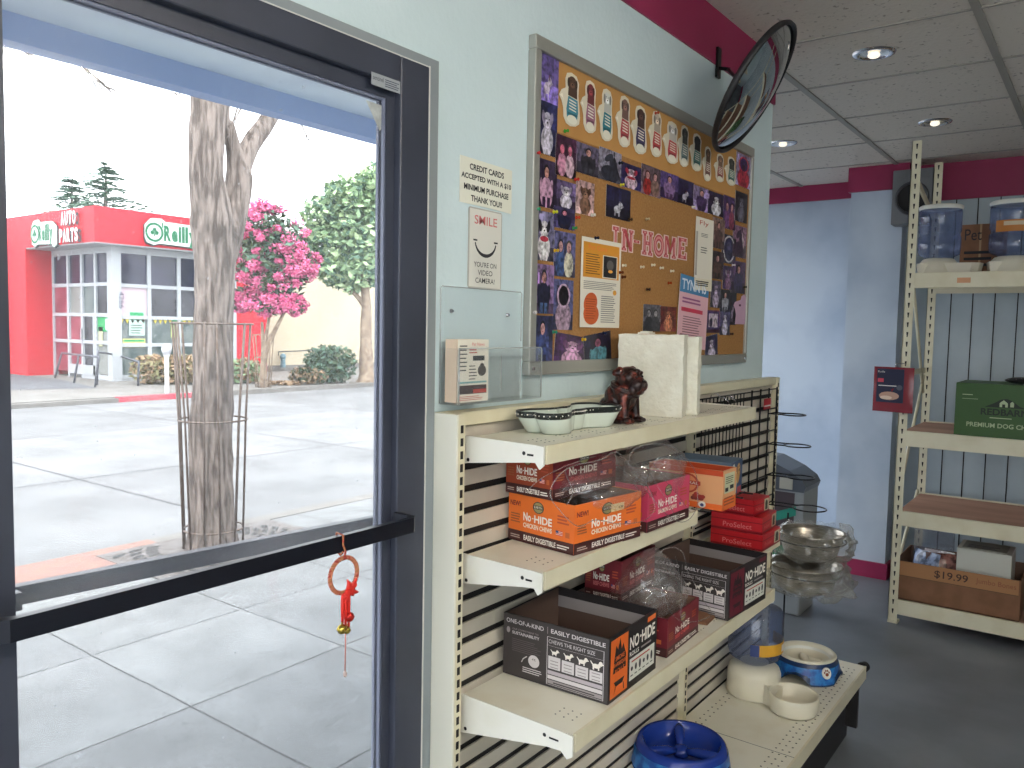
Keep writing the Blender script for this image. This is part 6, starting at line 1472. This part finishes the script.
for i in range(3):
    b = MB()
    for k in range(8):
        u = xs[i]+.12+k*.14
        if u < xs[i+1]-.1: b.poly(Fs, [(u, zr[2]-.05), (u+.05, zr[2]-.16), (u+.10, zr[2]-.05)], C((206, 190, 70)), .01)
    b.build('pennant_strip', t)
b = MB().rect(Fl, -ys[1]+.06, 1.95, -ys[0]-.1, 2.25-.0, C((30, 150, 84)), .01) if False else MB().rect(Fl, -ys[1]+.06, zl[2]-.42, -ys[0]-.12, zl[2]-.06, C((30, 150, 84)), .01)
b.rect(Fl, -ys[1]+.45, zl[2]-.38, -ys[0]-.16, zl[2]-.10, C((200, 220, 206)), .012); b.build('door_sign', t)
b = MB().rect(Fl, -ys[1]+.1, zl[1]-.1, -ys[1]+.3, zl[1]+.4, C((190, 190, 150)), .01).rect(Fl, -ys[0]-.3, zl[1]-.05, -ys[0]-.14, zl[1]+.35, C((150, 176, 200)), .01); b.build('window_poster', t)
b = MB().rect(FR((SX-.13, SY-.13, 0), (1, 0, 0), (0, 0, 1)), .0, 0, .001, .001, Mslot, 0)
F = FR((SX+.05, SY-.125, 2.25), (0, 0, -1), (1, 0, 0)); b = MB().text(F, '4266', 0, 0, .42, .14, C((70, 70, 90)), .001); b.build('street_number', t)

# store signs
Mgreen = mat('sign_green', (10, 104, 66), .5); Msw = mat('sign_white_face', (206, 214, 208), .45); Mdk = mat('sign_dark_edge', (56, 60, 62), .5)
def shamrock(b, F, x, y, s, m):
    for dx, dy in ((0, .34), (-.32, -.06), (.32, -.06)): b.disc(F, x+dx*s, y+dy*s, .27*s, .27*s, m, .075, 16)
    b.rect(F, x-.06*s, y-.55*s, x+.06*s, y, m, .075)
def oreilly(F, w, h, lab):
    t2 = thing('store_sign', F.p(w/2, 0, 0), lab, 'store sign')
    off = .06; edge = [(0, .25*h), (.03*w, .05*h), (.15*w, -.05*h), (.25*w, .04*h), (.85*w, .0), (.93*w, -.15*h), (1.02*w, -.05*h), (1.02*w, .75*h), (.86*w, .98*h), (.35*w, 1.0*h), (.28*w, 1.12*h), (.10*w, 1.08*h), (0, .8*h)]
    MB().plate(F, [(x*1.02-.01*w, y*1.06-.06*h) for x, y in edge], Mdk, 0, .03).build('sign_back', t2)
    MB().plate(F, edge, Msw, .03, .06).build('sign_panel', t2)
    b = MB(); n = 28; cx, cy, r = .155*w, .5*h, .42*h
    for r0, r1 in ((.76, 1.0),):
        vs = [F.p(cx+r*rr*math.cos(2*math.pi*k/n), cy+r*rr*math.sin(2*math.pi*k/n), .066) for rr in (r0, r1) for k in range(n)]
        b.add(vs, [(k, n+k, n+(k+1) % n, (k+1) % n) for k in range(n)], Mgreen)
    shamrock(b, F, cx, cy, r*.78, Mgreen); b.build('shamrock_ring', t2)
    MB().text(F, "'", .285*w, .72*h, .31*w, .95*h, Mgreen, .066, .02).build('letter', t2)
    xx = .32*w
    for ch, cw, lo, hi in (('R', .125, .16, .85), ('e', .11, .16, .66), ('i', .05, .16, .88), ('l', .05, .16, .88), ('l', .05, .16, .88), ('y', .13, -.04, .66)):
        MB().text(F, ch, xx, lo*h, xx+cw*w, hi*h, Mgreen, .066, .05).build('letter', t2); xx += (cw+.012)*w
YS = 18.58
p0 = hit(144, 243, 'y', YS); p1 = hit(200, 250, 'y', YS)
oreilly(FR((p0.x, YS, p0.z), (1, 0, 0), (0, 0, 1)), p1.x-p0.x, .58, "white sign with green O'Reilly lettering on the store's long street side")
XS2 = 9.76
p0 = hit(34, 246, 'x', XS2); p1 = hit(62, 243, 'x', XS2); w = p0.y-p1.y
oreilly(FR((XS2, p0.y, p0.z), (0, -1, 0), (0, 0, 1)), w*.86, .58, "white sign with green O'Reilly lettering at the left, over the store entrance side")
q0 = hit(62.5, 243, 'x', XS2); q1 = hit(84, 228, 'x', XS2)
t2 = thing('store_sign', (XS2, (q0.y+q1.y)/2, q0.z), 'white raised AUTO PARTS letters on the red fascia beside the left O\'Reilly sign', 'store sign')
F = FR((XS2, q0.y, q0.z), (0, -1, 0), (0, 0, 1)); L = q0.y-q1.y-.1
for s, z0 in (('AUTO', .42), ('PARTS', .0)):
    n = len(s); o = .10 if s == 'AUTO' else 0
    for i, ch in enumerate(s):
        x0 = o+i*L*.98/5; b = MB()
        b.text(F, ch, x0+.06, z0-.03, x0+L*.165+.06, z0+.30, Mdk, .03, .05); b.text(F, ch, x0, z0, x0+L*.165, z0+.33, C((214, 214, 214)), .08, .04); b.build('letter', t2)

# handrails by the store entrance
def rail(pts_px, label, X):
    t3 = thing('handrail', hit(*pts_px[0][1], 'z', 0), label, 'handrail'); m = mat('rail_grey', (96, 98, 106), .5, .3); tops = []
    for (tp, bt) in pts_px:
        g = hit(*bt, 'z', 0); k = (g-CAMP).dot(Fw); d = Rt*(tp[0]-512)+Up*(384-tp[1])+Fw*FPX; q = CAMP+d*(k/FPX); tops.append(q)
        MB().tube([g, (g.x+(q.x-g.x)*.9, g.y+(q.y-g.y)*.9, q.z*.95), q], .026, m, 8).build('post', t3)
    MB().tube(tops, .026, m, 8).build('top_rail', t3)
rail([((62, 353), (55, 378)), ((79, 355), (74, 383)), ((99, 357), (95, 387))], 'sloping grey handrail left of the store entrance ramp', 0)
rail([((98, 352), (97, 385)), ((117, 355), (117, 380)), ((139, 362), (138, 386))], 'lower grey handrail at the right of the entrance ramp', 0)
# white bollard meter
g = hit(167, 393, 'z', 0); b = MB().cyl(g, g+Vector((0, 0, .78)), .045, m=C((196, 198, 200)), seg=14).cyl(g+Vector((0, 0, .78)), g+Vector((0, 0, .82)), .06, .075, C((196, 198, 200)), 14)
b.ell(g+Vector((0, 0, .93)), (.11, .08, .13), mat('meter_head', (206, 208, 210), .4, c2=(150, 152, 156), scale=9), 18, 10)
tag(b.build('parking_meter'), 'white parking meter post at the red curb, in front of the store hedge', 'parking meter')

# ------------------------------------------------------------ plants
def leaf_cloud(name, blobs, n, size, mats_, parent, seed, flat=False, clump=0):
    R = random.Random(seed); b = MB(); tot = sum(bl[3] for bl in blobs)
    for m in mats_: b.add([], [], m)
    for bl in blobs:
        c, r = Vector(bl[0]), bl[1]; k = int(n*bl[3]/tot)
        for i in range(k):
            d = Vector((R.gauss(0, 1), R.gauss(0, 1), R.gauss(0, 1))).normalized(); rr = R.random()**.4
            p = c+Vector((d.x*r[0], d.y*r[1], d.z*r[2]))*rr
            s = size*R.uniform(.6, 1.4); u = Vector((R.gauss(0, 1), R.gauss(0, 1), R.gauss(0, .7))).normalized(); v = u.cross(Vector((R.gauss(0, 1), R.gauss(0, 1), R.gauss(0, 1)))).normalized()
            m = mats_[bl[2]] if isinstance(bl[2], int) else mats_[R.choice(bl[2])]
            b.add([p-u*s, p+v*s*.45-u*s*.1, p+u*s, p-v*s*.45+u*s*.1], [(0, 1, 2, 3)], m)
    return b.build(name, parent)
def leafm(n, c, c2): 
    return mat(n, c, .7, c2=c2, scale=6, lo=.35, hi=.65)
Mpk = leafm('pink_blossom', (208, 92, 140), (224, 130, 164)); Mpk2 = leafm('deep_pink_blossom', (180, 62, 112), (200, 80, 130)); Mlf = leafm('dark_leaves', (52, 66, 46), (74, 90, 58)); Mlf2 = leafm('green_leaves', (120, 150, 112), (146, 172, 130)); Mlf3 = leafm('deep_green', (70, 100, 84), (92, 122, 100)); Mlf4 = leafm('light_leaves', (172, 194, 146), (184, 204, 160))
gp = hit(270, 388, 'z', 0); gp = Vector((gp.x, gp.y+.25, 0)); DEP = (gp-CAMP).dot(Fw)
def atd(x, y, dep): return CAMP+(Rt*(x-512)+Up*(384-y)+Fw*FPX)*(dep/FPX)
t = thing('crepe_myrtle', gp, 'small crepe myrtle tree covered in bright pink blossom on the far pavement', 'tree')
keep = t
Mtr = mat('pale_bark', (150, 134, 116), .9, c2=(120, 104, 90), scale=8)
for tp in ((262, 322), (270, 312), (281, 318), (290, 300)):
    q = atd(tp[0], tp[1], DEP); limb([gp+Vector((0, 0, -.02)), gp+Vector((0, 0, .5)), gp+Vector(((q.x-gp.x)*.2, (q.y-gp.y)*.2, 1.0)), q], [.10, .075, .05, .03], 'trunk', 1, seg=10, amp=.03, mm=Mtr, parent=t)
bl = []
for x, y, rx, rz in ((268, 225, 26, 20), (250, 245, 22, 22), (285, 240, 28, 22), (300, 262, 22, 16), (255, 275, 24, 20), (280, 285, 30, 18), (300, 270, 18, 14), (265, 305, 28, 12), (290, 305, 20, 10), (272, 258, 34, 30), (240, 300, 14, 14), (262, 210, 10, 8)):
    c = atd(x, y, DEP); k = DEP/FPX; bl.append((c, (rx*k, rx*k*.8, rz*k), None, rx*rz))
core = [(c, (r[0]*.9, r[1]*.9, r[2]*.9), (0, 0, 1), w) for c, r, _, w in bl]
leaf_cloud('foliage', core, 2600, .10, [Mlf, Mlf3], t, 3)
R = random.Random(11); bb = []
for c, r, _, w in bl:
    for k in range(15):
        d = Vector((R.gauss(0, 1)-.3, R.gauss(0, 1)-.6, R.gauss(0, 1))).normalized(); p = c+Vector((d.x*r[0], d.y*r[1], d.z*r[2]))*R.uniform(.7, 1.0); s = R.uniform(.10, .20)
        bb.append((p, (s, s, s*.8), (0, 0, 0, 1), 1))
leaf_cloud('blossom', bb, 15000, .042, [Mpk, Mpk2], t, 4)
guard(gp.x, gp.y, 1.25, .25, .20, .17, .012, 8, 'pale wire tree guard round the pink crepe myrtle trunk', Mtr)
# green tree at right
g2 = hit(366, 382, 'z', 0); DEP2 = (g2-CAMP).dot(Fw)
t = thing('broadleaf_tree', g2, 'green leafy tree with a pale gnarled trunk at the right edge of the door glass', 'tree')
q1 = atd(366, 340, DEP2); q2 = atd(366, 300, DEP2); q3 = atd(362, 250, DEP2); q4 = atd(342, 285, DEP2)
limb([g2+Vector((0, 0, -.05)), g2+Vector((0, 0, .25)), q1, q2, q3], [.30, .20, .16, .12, .08], 'trunk', 5, seg=16, amp=.14, mm=Mtr, parent=t)
limb([q1+(q2-q1)*.8, atd(355, 294, DEP2), q4], [.08, .06, .04], 'limb', 6, seg=8, amp=.05, mm=Mtr, parent=t)
bl = []
for x, y, rx, rz in ((325, 215, 26, 20), (350, 200, 30, 26), (315, 240, 18, 16), (345, 240, 32, 26), (370, 225, 30, 40), (365, 268, 26, 20), (338, 270, 26, 18), (316, 262, 14, 14), (352, 284, 14, 10), (380, 190, 30, 28), (375, 250, 26, 24), (392, 215, 30, 50)):
    bl.append((atd(x, y, DEP2), (rx*DEP2/FPX, rx*DEP2/FPX*.8, rz*DEP2/FPX), (0, 0, 1, 2), rx*rz))
leaf_cloud('foliage', bl, 9000, .12, [Mlf2, Mlf3, Mlf4], t, 8)
# hedge, shrubs
def shrub(name, pxs, gy, sz, n, ms, lab, sd, leafs=.06):
    pts = [hit(x, gy, 'z', 0) for x in pxs]; c = sum(pts, Vector())/len(pts); t4 = thing(name, c, lab, 'shrub')
    bl = [(p+Vector((0, 0, sz*.5)), (.42*sz/.7, .35, sz*.52), (0, 1) if len(ms) > 1 else 0, 1) for p in pts]
    leaf_cloud('foliage', bl, n, leafs, ms, t4, sd)
    b = MB()
    for p in pts:
        for k in range(5): b.tube([p, p+Vector((random.uniform(-.3, .3), random.uniform(-.2, .2), sz*.8))], [.012, .006], Mtr, 5)
    b.build('stems', t4)
Mdry = leafm('dry_twigs', (166, 140, 110), (140, 116, 92)); 
shrub('dry_hedge', (148, 157, 166, 175, 185, 196, 207), 384, .72, 3600, [Mdry, leafm('dry_green', (120, 122, 84), (140, 130, 96))], 'brown dry hedge under the store windows, behind the parking meter', 21, .07)
shrub('dry_hedge', (237, 248), 383, .62, 1200, [Mdry, Mlf2], 'short dry hedge at the red end wall, right of the street tree', 22, .07)
shrub('dark_shrub', (322, 330, 338), 383, .98, 2200, [Mlf, Mlf3], 'dark green rounded shrub in front of the cream building', 23, .07)
shrub('dry_shrub', (300, 308, 316), 384, .42, 1000, [Mdry, Mlf], 'low dry brown shrub left of the dark rounded one', 24, .06)
shrub('dry_shrub', (268, 276, 284, 292), 385, .10, 500, [Mdry], 'very low dry ground cover beside the crepe myrtle', 26, .05)

# cream building, white building
yb = 20.6; x0 = hit(262, 375, 'y', yb).x; t = thing('cream_building', (x0+6, yb, 0), 'plain cream rendered building right of the red store', 'building')
MB().box((xe+.05, yb, 0), (x0+16, 30, 3.9), mat('cream_render', (186, 176, 154), .85, c2=(178, 168, 146), scale=1)).build('wall', t)
MB().box((xe+.05, yb-.04, 0), (x0+16, yb, .18), Mcurb).build('plinth', t)
p = hit(282, 365, 'y', yb-.15); b = MB().tube([(p.x-.1, yb-.1, .5), (p.x-.1, yb-.1, .62), (p.x+1.6, yb-.1, .66)], .02, Mdk, 6); b.build('pipe', t)
b = MB().cyl((p.x, yb-.2, .12), (p.x, yb-.2, .42), .09, .07, mat('meter_teal', (90, 120, 130), .5), 12).ell((p.x, yb-.2, .46), (.11, .08, .11), mat('meter_teal', (90, 120, 130)), 12, 8); tag(b.build('gas_meter'), 'small teal grey meter at the foot of the cream building wall', 'meter')
t = thing('white_building', (11, 30, 0), 'white building edge seen left of the red store', 'building')
MB().box((4, 25.6, 0), (12, 34, 3.95), mat('white_render', (200, 202, 204), .8)).build('wall', t); MB().box((3.9, 25.5, 3.95), (12.1, 34.1, 4.05), Mmull).build('parapet', t)

# conifers behind the store
def conifer(px, topy, dep, lab, sd, wide):
    base = atd(px, 300, dep); base.z = 0; top = atd(px, topy, dep); t5 = thing('conifer', base, lab, 'tree')
    MB().tube([base, (base.x, base.y, top.z*.6), top], [.35, .2, .03], Mbark, 10).build('trunk', t5)
    R = random.Random(sd); b = MB(); k = dep/FPX; z = top.z
    while z > top.z-52*k:
        f = (top.z-z)/(46*k); L = (4+wide*f)*k
        for i in range(7):
            a = R.uniform(0, 6.28); d = Vector((math.cos(a), math.sin(a), 0)); l = L*R.uniform(.6, 1.15); p = Vector((base.x, base.y, z+R.uniform(-.2, .2)))
            n = 5
            for j in range(1, n+1):
                q = p+d*l*j/n+Vector((0, 0, .10*l*math.sin(j/n*3)-.04*l))
                for m_ in range(5):
                    u = (d+Vector((R.uniform(-1, 1), R.uniform(-1, 1), R.uniform(-.2, .1)))).normalized()*k*5.0; v = u.cross(Vector((0, 0, 1)))*.25+Vector((0, 0, k*.7))
                    b.add([q-u*.4, q+v, q+u, q-v], [(0, 1, 2, 3)], Mlf3)
        z -= 4.2*k
    b.build('foliage', t5)
conifer(106, 168, 46, 'dark layered conifer rising behind the red store, the taller one', 31, 44)
conifer(72, 180, 50, 'shorter dark conifer behind the red store, left of the taller one', 32, 32)
